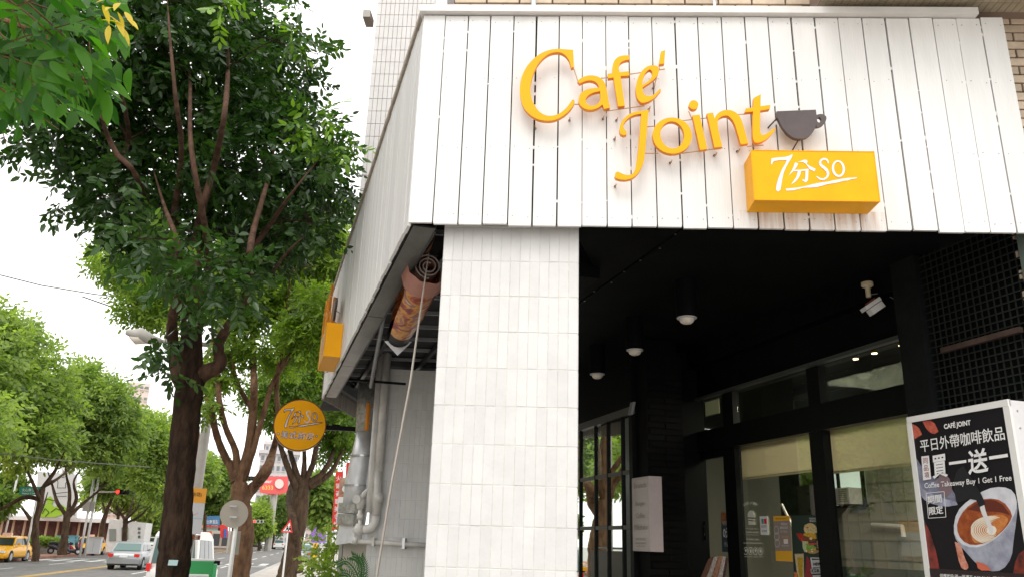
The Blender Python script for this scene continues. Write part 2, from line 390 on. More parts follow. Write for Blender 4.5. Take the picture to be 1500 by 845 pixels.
# =================================================================== CANOPY (white boards)
ZB, ZT = CH+1.95, CH+3.54
canopy = thing('canopy', 'white timber-boarded canopy wrapping the cafe corner, carrying the orange lettering', 'canopy', FP(0, 0))
pb = unitbox('plank', WHITE, .012); pbs = unitbox('plank', WHITES, .012)
PITCH = 4.006/25
for i in range(25):
    wdt = PITCH-random.choice((.004, .006, .009, .012)); c = (i+.5)*PITCH
    zb = ZB+random.uniform(-.006, .006); zt = ZT-.012+random.uniform(-.004, .004)
    if i == 24: zt += .012
    me = pbs if 13 <= i <= 18 else pb
    inst('plank', me, canopy, FP(c, (zb+zt)/2, -.0+random.uniform(-.0025, .0025)+.011), mrot=FROT @ Matrix.Rotation(random.uniform(-.0012, .0012), 3, 'Y'), scale=(wdt, .022, zt-zb))
# flank, along the street
Y0 = A0.y+.02; YL = 11.98; n = 46; pt = (YL-Y0)/n
RY = Matrix(((0, 1, 0), (1, 0, 0), (0, 0, 1)))
for i in range(n):
    zb = ZB+random.uniform(-.012, .008)
    inst('plank', pb, canopy, (A0.x+.011+random.uniform(-.002, .002), Y0+(i+.5)*pt, (zb+ZT-.012)/2), mrot=Matrix.Rotation(math.pi/2, 3, 'Z'), scale=(pt-.007, .022, ZT-.012-zb))
# return towards the building
pA = Vector((.711, YL+.02, 0)); pB = Vector((1.95, 15.1, 0)); rd = (pB-pA).normalized(); rl = (pB-pA).length; n = 21; rn = Vector((-rd.y, rd.x, 0))
RR = Matrix((rd, rn, ZZ)).transposed()
pbd = unitbox('plank', mat('shade_toned_board', (.30, .26, .20), .7, var=.2, scale=2, stretch=(8, 8, 1), islandvar=.15), .03)  # brown-grey tone carries the shade on the inner face of the boards
for i in range(n):
    c = pA+rd*((i+.5)*rl/n); zb = ZB+random.uniform(-.01, .01)
    inst('plank', pbd, canopy, (c.x, c.y, (zb+ZT)/2), mrot=RR, scale=(rl/n-.006, .022, ZT-zb))
m_ = MB()      # backing behind the boards, so the gaps read dark
m_.box(FP(.03, ZB+.02, .026), UU*3.97, NN*.02, ZZ*(ZT-ZB-.05)); m_.box((A0.x+.026, Y0+.05, ZB+.03), (.02, 0, 0), (0, YL-Y0-.1, 0), (0, 0, ZT-ZB-.06))
m_.build('backing', mat('dark_backing', (.03, .028, .026), .9), canopy)
m_ = MB(); m_.box(FP(-.02, ZT-.004, -.045), UU*3.84, NN*.12, ZZ*.052); m_.build('cap_trim', TRIM, canopy)
m_ = MB(); m_.box((A0.x-.02, Y0-.02, ZT-.003), (.1, 0, 0), (0, YL-Y0+.04, 0), (0, 0, .05)); m_.build('cap_trim', mat('weathered_trim', (.38, .33, .27), .7, var=.3, scale=8), canopy)
# soffit strips underneath (galvanised, seen on the flank) in separate sheets
for i in range(6):
    y0 = Y0+.06+i*(YL-Y0-.1)/6; y1 = Y0+.06+(i+1)*(YL-Y0-.1)/6-.006
    m_ = MB(); m_.box((A0.x+.05, y0, ZB+.018+.002*(i % 2)), (.15, 0, 0), (0, y1-y0, 0), (0, 0, .01)); m_.build('soffit_sheet', SHEET, canopy)
m_ = MB(); m_.box((A0.x+.2, Y0+.1, ZB+.012), (.012, 0, 0), (0, YL-Y0-.2, 0), (0, 0, .35)); m_.build('inner_beam', mat('dark_beam', (.05, .052, .055), .5, metal=.3), canopy)
m_ = MB(); m_.box(pA+rn*(-.16)+rd*.1+ZZ*(ZB+.22), rd*(rl-.1), rn*.1, ZZ*.22); m_.box(pA+rn*(-.3)+rd*.1+ZZ*(ZB+.5), rd*(rl-.1), rn*.04, ZZ*.04)
m_.build('return_beam', mat('dark_beam2', (.045, .045, .045), .5), canopy)
m_ = MB(); m_.box(FP(.05, ZT-.02, .05), UU*3.9, NN*.9, ZZ*.01); m_.box((A0.x+.05, Y0, ZT-.022), (1.0, 0, 0), (0, YL-Y0+2.5, 0), (0, 0, .01)); m_.build('roof_sheet', DECK, canopy)
# nail heads
m_ = MB()
for i in range(25):
    for zz in (ZT-.06, ZB+.06, ZB+.55, ZB+1.08):
        for dx in (-.05, .05):
            p = FP((i+.5)*PITCH+dx, zz+random.uniform(-.01, .01), -.0015); m_.box(p, UU*.005, NN*.003, ZZ*.005)
m_.build('nail_heads', mat('nail', (.3, .26, .22), .6), canopy)['kind'] = 'stuff'
# screws & worn gap fillers: a few paint blobs bridging the joints
m_ = MB()
for i in range(70):
    s = random.randint(1, 24)*PITCH; z = random.uniform(ZB+.05, ZT-.05); m_.box(FP(s-.008, z, .004), UU*.016, NN*.008, ZZ*random.uniform(.006, .03))
m_.build('paint_bridges', WHITE, canopy)['kind'] = 'stuff'

# =================================================================== LETTER SIGN
OFFL = -.10
def crop(ox, oy, sc, pts): return [(ox+x/sc, oy+y/sc) for x, y in pts]
L_ = {}
L_['C'] = [crop(750, 60, 6.5, [(583,88),(590,250),(565,258),(550,200),(530,160),(500,130),(455,108),(400,110),(350,125),(300,160),(250,215),(215,280),(190,350),(175,420),(175,480),(185,550),(210,610),(250,670),(300,705),(350,718),(410,712),(460,690),(510,650),(550,600),(575,562),(590,565),(597,578),(592,600),(560,650),(510,700),(450,738),(390,760),(320,763),(250,750),(190,720),(140,675),(105,625),(85,565),(74,500),(75,430),(85,370),(105,310),(140,245),(190,185),(250,135),(310,103),(380,82),(450,77),(520,84)])]
L_['a'] = [crop(840, 70, 7.679, [(45,375),(100,335),(170,313),(240,316),(300,338),(340,375),(362,420),(380,500),(395,600),(410,678),(345,690),(325,640),(300,665),(240,695),(180,702),(120,688),(75,650),(57,610),(60,560),(85,510),(130,480),(190,462),(290,452),(280,420),(255,390),(210,370),(160,370),(110,385),(70,405)]),
           crop(840, 70, 7.679, [(300,490),(230,504),(175,530),(140,568),(135,600),(150,635),(190,660),(240,655),(290,622),(305,580)])]
L_['f'] = [crop(840, 70, 7.679, [(628,88),(560,88),(500,105),(460,145),(440,200),(438,290),(385,298),(390,345),(450,338),(502,662),(578,655),(530,322),(628,315),(625,268),(518,280),(508,220),(520,180),(550,155),(590,140),(628,138)])]
L_['e'] = [crop(840, 70, 7.679, [(975,460),(985,480),(940,535),(880,590),(810,620),(760,620),(725,585),(705,530),(700,470),(708,400),(730,330),(765,270),(810,225),(860,202),(920,200),(955,220),(965,260),(950,310),(910,355),(850,400),(778,446),(780,500),(800,535),(840,550),(890,540),(930,510)]),
           crop(840, 70, 7.679, [(775,420),(780,370),(795,310),(825,265),(860,245),(885,265),(890,310),(860,365),(820,395)])]
L_['accent'] = [crop(840, 70, 7.679, [(1033,30),(985,45),(962,188),(1022,180)])]
L_['J'] = [crop(895, 150, 7.04, [(400,78),(330,90),(240,100),(180,130),(130,170),(95,230),(85,290),(100,328),(130,342),(160,332),(162,310),(140,280),(125,250),(135,215),(165,175),(210,143),(260,126),(312,120),(300,300),(275,550),(255,680),(235,730),(200,752),(150,752),(110,735),(70,715),(45,730),(38,760),(50,783),(100,798),(160,800),(220,783),(270,745),(310,685),(340,615),(355,500),(370,300),(388,85)])]
L_['o'] = [crop(895, 150, 7.04, ell(632, 345, 203, 186, 36, .12)), crop(895, 150, 7.04, ell(632, 338, 122, 141, 30, -.2))]
L_['i_dot'] = [crop(1000, 130, 6.818, ell(110, 163, 47, 45, 22))]
L_['i'] = [crop(1000, 130, 6.818, [(98,270),(170,262),(245,603),(175,614)])]
L_['n'] = [crop(1000, 130, 6.818, [(242,250),(303,243),(318,300),(340,260),(380,228),(430,213),(490,218),(540,245),(575,285),(605,360),(655,548),(582,558),(545,430),(520,350),(490,300),(450,270),(400,272),(360,300),(348,340),(360,430),(395,582),(318,590)])]
L_['t'] = [crop(1000, 130, 6.818, [(780,58),(710,95),(705,190),(632,200),(622,238),(703,230),(700,400),(700,500),(720,538),(755,543),(820,520),(880,470),(930,405),(918,395),(870,430),(825,462),(790,465),(775,440),(772,380),(775,220),(870,205),(878,165),(778,178)])]
CUPL = [crop(1000, 130, 6.818, [(940,228),(1330,212),(1340,280),(1338,360),(1310,430),(1260,478),(1200,502),(1130,502),(1070,472),(1010,408),(965,330),(945,280)])]
CUPH = [crop(1000, 130, 6.818, [(1338,262),(1370,252),(1405,254),(1435,275),(1440,300),(1425,340),(1390,372),(1338,384)]), crop(1000, 130, 6.818, ell(1365, 312, 22, 27, 14))]
def to_sz(loop, off=OFFL, it=1): return [f_sz(u, v, off) for u, v in smooth2(loop, it, keep=38)]
LET = {k: [to_sz(l) for l in v] for k, v in L_.items()}
CUPB = [to_sz(l) for l in CUPL]; CUPR = [to_sz(l) for l in CUPH]
def left_map(s, z, off):           # same sign on the flank: reads from the far end towards the corner
    return Vector((A0.x+off, 9.25+(2.935-s)*1.2, CH+2.0+(z-(CH+2.06))*1.18))
def front_map(s, z, off): return FP(s, z, off)
def letter_sign(mp, label, grp, dv):
    t = thing('letter_sign', label, 'sign', mp(1.7, CH+2.5, 0), grp)
    for k, loops in LET.items():
        m_ = MB(); m_.extrude([[mp(s, z, OFFL) for s, z in l] for l in loops], dv*.034, 0, 1)
        o = m_.build('letter_dot' if k == 'i_dot' else ('accent_mark' if k == 'accent' else 'letter'), [ORANGE, ORANGEE], t); o['label'] = {'i_dot': 'round orange dot of the letter i', 'accent': 'slanted orange accent over the e'}.get(k, 'orange letter '+k)
    # thin rods along the words and pins into the boards
    def P(u, v, o=OFFL+.03): s, z = f_sz(u, v, OFFL); return mp(s, z, o)
    for a, c in (((880,112),(975,98)),((888,160),(945,152)),((841,98),(848,120)),((842,150),(850,150)),((948,183),(960,182)),((946,222),(965,222)),((1000,222),(1060,214)),((1000,174),(1036,170)),((1066,166),(1096,164)),((1096,212),(1120,210)),((1010,160),(1015,172)),((967,96),(960,120))):
        m_ = MB(); m_.tube([P(*a), P(*c)], .0035, 5); m_.build('rod', ROD, t)
    for u, v in ((784,182),(835,170),(885,168),(960,122),(953,154),(902,198),(903,268),(985,233),(1051,222),(1085,216),(905,170)):
        m_ = MB(); a = P(u, v, OFFL+.02); d = P(u, v-4, -.002); m_.tube([a, (a+d)/2+Vector((0, 0, -.01)), d], .004, 5); m_.build('anchor_pin', ROD, t)
        m_ = MB(); m_.tube([d, d+(a-d)*.12], .008, 6); m_.build('anchor_plug', ANCH, t)
    return t
def cup_sign(mp, label, grp, dv):
    t = thing('cup_sign', label, 'sign', mp(2.45, CH+2.5, 0), grp)
    m_ = MB(); m_.extrude([[mp(s, z, OFFL) for s, z in l] for l in CUPB], dv*.03); m_.build('cup_body', CUPM, t)
    m_ = MB(); m_.extrude([[mp(s, z, OFFL+.003) for s, z in l] for l in CUPR], dv*.025); m_.build('cup_handle', CUPM, t)
    def P(u, v, o): s, z = f_sz(u, v, OFFL); return mp(s, z, o)
    for a, c in (((1139,172),(1131,177)),((1170,205),(1166,213))):
        m_ = MB(); m_.tube([P(*a, OFFL+.02), P(*c, -.002)], .005, 5); m_.build('anchor_pin', ANCH, t)
    return t
DB = .19
BL, BR, BB, BT = 2.175, 2.935, CH+2.06, CH+2.40
LOGO = []   # in crop coordinates of the box photo
LOGO.append([(340,155),(400,146),(480,140),(520,128),(550,112),(547,140),(525,175),(490,235),(460,305),(445,380),(430,470),(405,488),(385,470),(390,420),(410,350),(440,275),(480,205),(492,172),(430,172),(365,182),(350,200),(346,220),(335,210)])
LOGO.append([(575,195),(608,207),(590,245),(560,282),(510,328),(540,280),(560,240)])
LOGO.append([(598,190),(640,180),(665,168),(690,170),(700,185),(692,212),(735,238),(782,260),(768,287),(720,262),(685,212),(655,192)])
LOGO.append([(555,270),(630,268),(711,258),(708,320),(704,375),(682,396),(645,374),(652,364),(674,370),(678,330),(680,278),(634,282),(628,320),(605,360),(575,392),(535,417),(560,380),(588,340),(604,284),(562,284)])
for q in ribbon([(907,205),(903,180),(885,162),(855,160),(830,178),(823,205),(840,230),(870,250),(898,280),(907,315),(893,345),(860,365),(825,360),(790,335)], [6,9,9,10,10,12,13,15,14,12,10,9,9,5]): LOGO.append(q)
OO = [ell(1008, 258, 66, 84, 26, -.15), ell(1008, 256, 42, 66, 22, -.15)]
LOGO.append([(480,458),(540,452),(600,446),(660,436),(740,415),(820,398),(900,388),(960,374),(1040,360),(1100,350),(1150,347),(1196,344),(1185,356),(1140,362),(1100,376),(1060,380),(1020,392),(950,405),(900,412),(860,424),(800,440),(740,446),(660,448),(610,462),(560,474),(490,478)])
def logo(parent, fn, m, lift, name='logo', outline=None):
    m_ = MB()
    for l in LOGO:
        l3 = [fn(x, y, lift) for x, y in l]; b0 = len(m_.v)
        for t in tessellate_polygon([l3]): m_.poly([l3[i] for i in t])
    l3 = [[fn(x, y, lift) for x, y in l] for l in OO]; fl = l3[0]+l3[1]
    for t in tessellate_polygon(l3): m_.poly([fl[i] for i in t])
    m_.build(name, m, parent, off=None)
    if outline:
        m_ = MB()
        for l in LOGO[:4]+[LOGO[-1]]+OO:
            for q in ribbon(l+[l[0]], 5): m_.poly([fn(x, y, lift+.001) for x, y in q])
        m_.build('logo_outline', outline, parent)
def box_sign(mp, label, grp, dv):
    t = thing('sign_box', label, 'sign', mp((BL+BR)/2, BB, 0), grp)
    c = [mp(BL, BB, -DB), mp(BR, BB, -DB), mp(BR, BT, -DB), mp(BL, BT, -DB)]
    m_ = MB(); m_.extrude([c], dv*(DB-.002)); m_.build('box_body', ORANGEB, t, fixn=True)
    # thin raised rim
    for i in range(4):
        m_ = MB(); m_.tube([c[i], c[(i+1) % 4]], .004, 4); m_.build('edge_trim', ORANGEE if i == 0 else ORANGEB, t)
    def fn(x, y, lift):
        s, z = f_sz(1080+x/6.818, 210+y/6.818, -DB); return mp(s, z, -DB-lift)
    logo(t, fn, LOGOW, .003)
    return t
letter_sign(front_map, 'orange cut-out lettering Café Joint on the white boards above the arcade', 'orange cafe lettering signs', NN)
letter_sign(left_map, 'orange cut-out lettering seen edge-on along the canopy flank beside the trees', 'orange cafe lettering signs', Vector((1, 0, 0)))
cup_sign(front_map, 'dark brown cup silhouette at the end of the orange word Joint', 'cup signs', NN)
cup_sign(left_map, 'dark cup silhouette seen edge-on along the canopy flank above the narrow orange box', 'cup signs', Vector((1, 0, 0)))
box_sign(front_map, 'orange box with pale 7分So logo under the brown cup', 'orange box signs', NN)
box_sign(left_map, 'orange box seen end-on, sticking out from the canopy flank', 'orange box signs', Vector((1, 0, 0)))

# =================================================================== TILED COLUMNS
def column(label, s0, off, ncol, zt, wdt, depth, org=None, z0=.15, seed=0, side_right=True):
    base = FP(s0, z0, off) if org is None else Vector((org[0], org[1], z0))
    t = thing('tiled_column', label, 'column', base, 'white tiled columns of the arcade')
    m_ = MB(); m_.box(base+NN*.0027+UU*.004, UU*(wdt-.008), NN*depth, ZZ*(zt-z0)); m_.build('core', GROUT, t)
    tw = wdt/ncol; th = .235; me = unitbox('tile', TILEW, .0022, (tw-.0022, .014, th-.005))
    rows = int((zt-z0)/th)+1; r = random.Random(seed)
    zo = zt-.07        # short cut row at the very top
    for k in range(rows):
        za = zo-(k)*th
        if k == 0: hh = zt-za
        zc = za-th/2
        if zc-th/2 < z0-.1: break
        for i in range(ncol):
            inst('tile', me, t, base*1+UU*((i+.5)*tw)+NN*(.008+r.uniform(-.0012, .0012))+ZZ*(zc-z0+r.uniform(-.001, .001)), mrot=FROT @ Matrix.Rotation(r.uniform(-.006, .006), 3, 'Z') @ Matrix.Rotation(r.uniform(-.004, .004), 3, 'X'))
    m_ = MB()
    for i in range(ncol): m_.box(base+UU*(i*tw+.002)+NN*.001+ZZ*(zo-z0+.003), UU*(tw-.004), NN*.014, ZZ*(zt-zo-.004))
    m2 = int(depth/tw)
    for (pp, dd) in ((base+UU*(-.003), 1), (base+UU*(wdt-.009), 1)):
        for k in range(rows):
            zc = zo-k*th-th
            if zc < z0: break
            for i in range(m2): m_.box(pp+NN*(.02+i*tw)+ZZ*(zc-z0+.003), UU*.012, NN*(tw-.005), ZZ*(th-.006))
    o = m_.build('side_tiles', TILEW, t); o['kind'] = 'stuff'
    return t
column('white tiled column at the front corner of the cafe, under the lettered boards', .224, .12, 14, CH+2.28, .882, .8, seed=1)
c2 = at_d(553, 600, 10.9)
column('shaded white tiled column behind, with pale drainpipes running down its left edge', 0, 0, 12, CH+2.22, .80, .5, org=(c2.x, c2.y), seed=2)

# =================================================================== UPPER BUILDING
bld = thing('cafe_building', 'beige tiled building rising behind and to the right of the white canopy', 'building', FP(.2, 0, .2))
ow = .17
m_ = MB(); m_.box(FP(.19, ZT-.4, ow), UU*3.95, NN*.4, ZZ*3.2); m_.box(FP(4.02, .15, ow), UU*6, NN*.4, ZZ*(ZT+2.6)); m_.build('wall', GROUTB, bld)
me = unitbox('brick', BRICK, .003, (.228, .02, .058))
r = random.Random(5)
for k in range(60):
    z = ZT+.16-k*.068; sh = (k % 2)*.118
    s = 4.03+.12-sh
    while s < 4.75:
        if z > 1.2 and (z < ZT+.1): inst('brick', me, bld, FP(s, z, ow-.006+r.uniform(-.002, .002)), mrot=FROT)
        s += .24
for k in range(6):
    z = ZT+.11+k*.068; sh = (k % 2)*.12
    s = .31-sh
    while s < 2.75:
        inst('brick', me, bld, FP(s, z, ow-.006+r.uniform(-.002, .002)), mrot=FROT); s += .24
# grid-tiled overhang above the right end of the canopy
m_ = MB(); m_.box(FP(2.76, ZT+.10, -.55), UU*5, NN*(.55+ow-.02), ZZ*.3); m_.build('overhang', GROUTD, bld)
m_ = MB(); r = random.Random(8)
for i in range(68):
    for j in range(6):
        s = 2.765+i*.05; o = -.54+j*.103
        m_.box(FP(s, ZT+.097, o), UU*.045, NN*.097, ZZ*.006)
o = m_.build('overhang_tiles', mat('olive_beige_tile', (.42, .36, .26), .4, var=.2, scale=7), bld); o['kind'] = 'stuff'
# white tile return at the top left, brackets and pipes above the cap
m_ = MB(); m_.box(FP(.02, ZT+.02, .3), UU*.16, NN*.2, ZZ*2.0); m_.build('corner_pier', TILEW, bld)
for s, rr in ((.27-.15, .045), (.78, .02), (2.07, .012)):
    m_ = MB(); m_.tube([FP(s, ZT+.04, .08), FP(s-.04, ZT+.9, .1)], rr, 8); m_.build('drain_pipe', STEEL, bld)

# tall narrow-tiled block behind
eb = at_d(530, 250, 12.0); eb = Vector((eb.x, eb.y, 0))
blk = thing('tiled_block', 'tall pale block with narrow vertical tiles rising behind the left end of the canopy', 'building', eb)
m_ = MB(); m_.box(eb+UU*.0+ZZ*(CH+2.6), UU*5.5, NN*4, ZZ*9); m_.build('wall', mat('rust_grout', (.33, .22, .17), .9), blk)
m_ = MB(); tw = .0775
for k in range(34):
    for i in range(26):
        m_.box(eb+UU*(i*tw+.003)+NN*(-.012+random.uniform(-.001, .001))+ZZ*(CH+3.0+k*.235), UU*(tw-.007), NN*.02, ZZ*.226)
o = m_.build('narrow_tiles', TILEU, blk); o['kind'] = 'stuff'
p = on_f(540, 22, (eb-A0).dot(NN)); m_ = MB(); m_.box(Vector((p.x-.10, p.y+.02, p.z-.05)), UU*.13, NN*.3, ZZ*.14); m_.build('ledge', POLEM, blk)

# =================================================================== CEILINGS
arc = thing('arcade_ceiling', 'black ceiling over the arcade walkway beyond the white column', 'ceiling', (3.2, 6, CH+2.13))
arc['kind'] = 'structure'; del arc['category']
ZC = CH+2.13
m_ = MB(); m_.extrude([[FP(1.0, ZC, .15), FP(4.7, ZC, .15), Vector((6.2, 4, ZC)), Vector((6.2, 17, ZC)), Vector((2.35, 17, ZC)), Vector((2.35, 5.6, ZC))]], ZZ*.1)
m_.build('ceiling_board', DARKW, arc, fixn=True)
m_ = MB(); m_.box(FP(.9, ZB+.05, .05), UU*3.1, NN*.1, ZZ*.35); m_.build('front_beam', BLACK, arc)
m_ = MB(); m_.box((2.2, 5.6, ZC-.09), (.2, 0, 0), (0, 11, 0), (0, 0, .3)); m_.build('side_beam', BLACK, arc)
m_ = MB(); m_.box((2.6, 4.6, ZC-.012), (.03, 0, 0), (0, 9, 0), (0, 0, .02)); m_.box((4.45, 4.6, ZC-.2), (.15, 0, 0), (0, 9, 0), (0, 0, .21)); m_.build('ceiling_strip', BLACK, arc)
m_ = MB()
for k in range(26):
    m_.box((2.6+random.uniform(-.02, .02), 4.7+k*.29, ZC-.016), (.012, 0, 0), (0, .012, 0), (0, 0, .006))
m_.build('ceiling_screws', STEEL, arc)['kind'] = 'stuff'
dk = thing('metal_deck', 'dark corrugated metal deck with grey purlins under the canopy flank', 'deck', (1.2, 8, CH+2.4)); dk['kind'] = 'structure'; del dk['category']
m_ = MB(); N = 150; ya = 4.9
pr = []
for k in range(N*2+1):
    y = ya+k*.0375; z = CH+2.42+(.012 if k % 2 else -.012)
    a = Vector((.93, y+.1, z)); c = Vector((2.4, y+.1-.5*.34*2, z)); pr.append((a, c))
for (a, c), (d, e) in zip(pr, pr[1:]): m_.poly([a, c, e, d])
m_.build('deck_sheet', DECK, dk)
for k in range(12):
    y = 5.35+k*.62; m_ = MB(); m_.box((.95, y, CH+2.355), (1.4, -.36, 0), (0, .03, 0), (0, 0, .04)); m_.build('purlin', PURL, dk)
for x in (1.25, 1.9):
    m_ = MB(); m_.box((x, 4.95, CH+2.30), (.05, 0, 0), (0, 8, 0), (0, 0, .06)); m_.build('runner', DECK, dk)
m_ = MB(); m_.tube([at_d(565, 445, 7.2), at_d(543, 566, 10.0)], .022, 8); tag(m_.build('conduit_pipe', PURL), 'thin grey pipe slanting under the metal deck left of the rolled banner', 'pipe')
m_ = MB(); m_.tube([at_d(504, 555, 10.6), at_d(594, 562, 10.2)], .018, 6); tag(m_.build('support_rod', BLACKM), 'dark thin rod running level into the top of the shaded column', 'rod')

# =================================================================== ARCADE LIGHTS AND SENSOR
for i, ((u, v), lb) in enumerate((((1006,465),'largest black cylinder downlight, nearest the lettered boards'), ((930,512),'middle black cylinder downlight of the row of three'), ((875,547),'smallest black cylinder downlight, nearest the white column'))):
    p = on_z(u, v+2, CH+1.80)
    t = thing('ceiling_downlight', lb, 'ceiling light', (p.x, p.y, ZC), 'cylinder downlights in the arcade')
    m_ = MB(); m_.tube([p+ZZ*.01, (p.x, p.y, ZC+.01)], .088, 24); m_.build('housing', BLACK, t)
    m_ = MB(); m_.tube([p+ZZ*.013, p+ZZ*.003], [.083, .080], 24); m_.build('trim_ring', PGREY, t)
    m_ = MB(); rr = [.062, .06, .052, .036, .012]; zz = [0, -.014, -.03, -.042, -.047]
    m_.tube([p+ZZ*(z+.004) for z in zz], rr, 20); m_.build('lens', LENS, t, smooth=True)
p = on_x(1270, 414, 4.38); sc = Vector((p.x, p.y, 0)); kx = (p-O).length/FPX
t = thing('security_sensor', 'small cream and white box light with a swivel mount on the black ceiling', 'sensor', p)
Rt = _R0; up = ZZ
m_ = MB(); m_.tube([p, p-ZZ*.028, p-ZZ*.04], [.045, .045, .03], 16); m_.build('mount_base', CREAM, t)
m_ = MB(); m_.tube([p-ZZ*.04, p-ZZ*.12], [.02, .018], 10); m_.build('swivel_neck', CREAM, t)
h = p-ZZ*.17
m_ = MB(); ax = (Rt*.8+ZZ*.55).normalized(); ay = (ZZ*.8-Rt*.5).normalized(); az = _R0.cross(ZZ)
m_.box(h-ax*.075-ay*.03-Vector(az)*.04, ax*.15, ay*.03, Vector(az)*.09); m_.build('sensor_head', WPLAS, t)
m_ = MB(); m_.box(h-ax*.045-ay*.085-Vector(az)*.03, ax*.12, ay*.05, Vector(az)*.07); m_.build('lamp_face', WPLAS, t)
m_ = MB(); m_.box(h-ax*.01+ay*.001-Vector(az)*.045, ax*.05, ay*.014, Vector(az)*.09); m_.build('label_strip', BROWNP, t)
m_ = MB(); m_.tube([p-ZZ*.1, p+Rt*.12-ZZ*.08, p+Rt*.2-ZZ*.13, p+Rt*.38-ZZ*.16, p+Rt*.5-ZZ*.02], .004, 5); tag(m_.build('loose_cable', PURL), 'thin grey cable looping from the ceiling sensor to the dark wall', 'cable')

# =================================================================== STOREFRONT (door wall at x = 4.6)
XD = 4.6; fz = .2
sf = thing('storefront', 'black framed glass storefront with a door and blinds under the arcade', 'storefront', (XD, 6.5, fz))
def fr(y0, y1, z0, z1, name='frame', m=BLACKM, x0=None, dx=.08, par=None):
    m_ = MB(); m_.box((XD-.04 if x0 is None else x0, y0, z0), (dx, 0, 0), (0, y1-y0, 0), (0, 0, z1-z0)); return m_.build(name, m, par or sf)
ZH0, ZH1, ZT0, ZT1 = CH+1.01, CH+1.235, CH+1.235, CH+1.60
fr(4.6, 8.3, ZH0, ZH1, 'header', x0=XD-.06, dx=.1)
fr(4.6, 8.3, ZT1, ZC, 'upper_panel', m=BLACK, x0=XD-.03, dx=.1)
m_ = MB(); m_.box((XD-.075, 4.6, ZT1-.02), (.06, 0, 0), (0, 3.7, 0), (0, 0, .03)); m_.build('transom_rail', mat('dull_rail', (.06, .065, .06), .4), sf)
for y0, y1 in ((5.81, 5.99), (7.19, 7.4)):
    fr(y0, y1, fz, ZH0-.002, 'mullion', x0=XD-.05); fr(y0, y1-.02, ZT0+.002, ZT1-.025, 'mullion')
fr(8.06, 8.3, fz, ZH0-.002, 'jamb'); fr(8.2, 8.3, ZT0+.002, ZT1-.022, 'jamb'); fr(4.6, 4.70, fz, ZH0-.002, 'jamb')
fr(7.4, 8.06, ZH0-.075, ZH0-.002, 'door_head', x0=XD-.035, dx=.07)
for y0, y1 in ((4.70, 5.81), (5.99, 7.19)):
    fr(y0, y1, fz+.1, ZH0-.003, 'glass_pane', GLASSW, XD+.01, .006); fr(y0, y1, fz, fz+.1, 'sill')
for y0, y1 in ((4.70, 5.80), (5.98, 7.18), (7.39, 8.2)): fr(y0, y1, ZT0+.003, ZT1-.024, 'transom_pane', GLASSW, XD+.01, .006)
d = MB(); d.box((XD-.01, 7.42, fz+.02), (.03, 0, 0), (0, .62, 0), (0, 0, ZH0-.08-fz-.02)); dr = d.build('door', GLASSW, sf)
for (y0, y1, z0, z1) in ((7.405, 7.435, fz+.02, ZH0-.09), (8.02, 8.055, fz+.02, ZH0-.09)):
    m_ = MB(); m_.box((XD-.028, y0, z0), (.05, 0, 0), (0, y1-y0, 0), (0, 0, z1-z0)); m_.build('stile', mat('door_stile', (.16, .16, .14), .35, metal=.4) if y0 < 7.5 else BLACKM, dr, off=parent_loc(sf))
p = on_x(1022, 800, XD-.06); m_ = MB(); m_.tube([p, p-ZZ*.17], .012, 8); m_.build('door_handle', STEEL, dr, off=parent_loc(sf))
# roller blinds behind the glass
for (u0, v0, u1, v1, ub, vb) in ((1082,659,1195,634,1086,701), (1213,632,1359,599,1217,692)):
    xb = XD+.12; a = on_x(u0, v0, xb); c = on_x(u1, v1, xb); bt = on_x(ub, vb, xb)
    t = thing('roller_blind', 'olive roller blind behind the glass, '+('left of the thick mullion' if u0 < 1100 else 'right of the thick mullion next to the coffee poster'), 'blind', (xb, c.y, a.z), 'roller blinds in the storefront')
    y0, y1 = (c.y-.1, a.y+.05) if u0 < 1100 else (c.y-.2, a.y+.03)
    m_ = MB(); m_.box((xb, y0, bt.z), (.004, 0, 0), (0, y1-y0, 0), (0, 0, ZH0+.05-bt.z)); m_.build('fabric', BLIND, t)
    m_ = MB(); m_.tube([(xb, y0, bt.z), (xb, y1, bt.z)], .012, 8); m_.build('hem_bar', BLIND, t)
    m_ = MB(); m_.tube([(xb+.03, y0, ZH0+.02), (xb+.03, y1, ZH0+.02)], .03, 12); m_.build('roll', BLIND, t)
# dark jamb block left of the door, pillar towards the street windows
m_ = MB(); m_.box((3.74, 7.9, .15), (.9, 0, 0), (0, .8, 0), (0, 0, ZC-.16)); m_.box((XD-.03, 8.3, .15), (.3, 0, 0), (0, .9, 0), (0, 0, ZC-.16))
dw = m_.build('dark_wall', BLACK); tag(dw, 'plain black wall between the window pillar and the shop door', 'wall')
pil = thing('brick_pillar', 'black painted brick pillar behind the pale menu box', 'pillar', (3.9, 7.6, .15))
m_ = MB(); m_.box((3.72, 7.47, .15), (.36, 0, 0), (0, .45, 0), (0, 0, ZC-.16)); m_.build('core', BLACK, pil)
me = unitbox('brick', DARKB, .003, (.2, .012, .055)); r = random.Random(3)
for k in range(56):
    z = .25+k*.065
    if z > ZC-.05: break
    for i in range(2):
        x = 3.80+i*.21-(k % 2)*.0; inst('brick', me, pil, (x+.02+(.03 if k % 2 else 0)*(1 if i == 0 else 0), 7.466+r.uniform(-.002, .002), z))
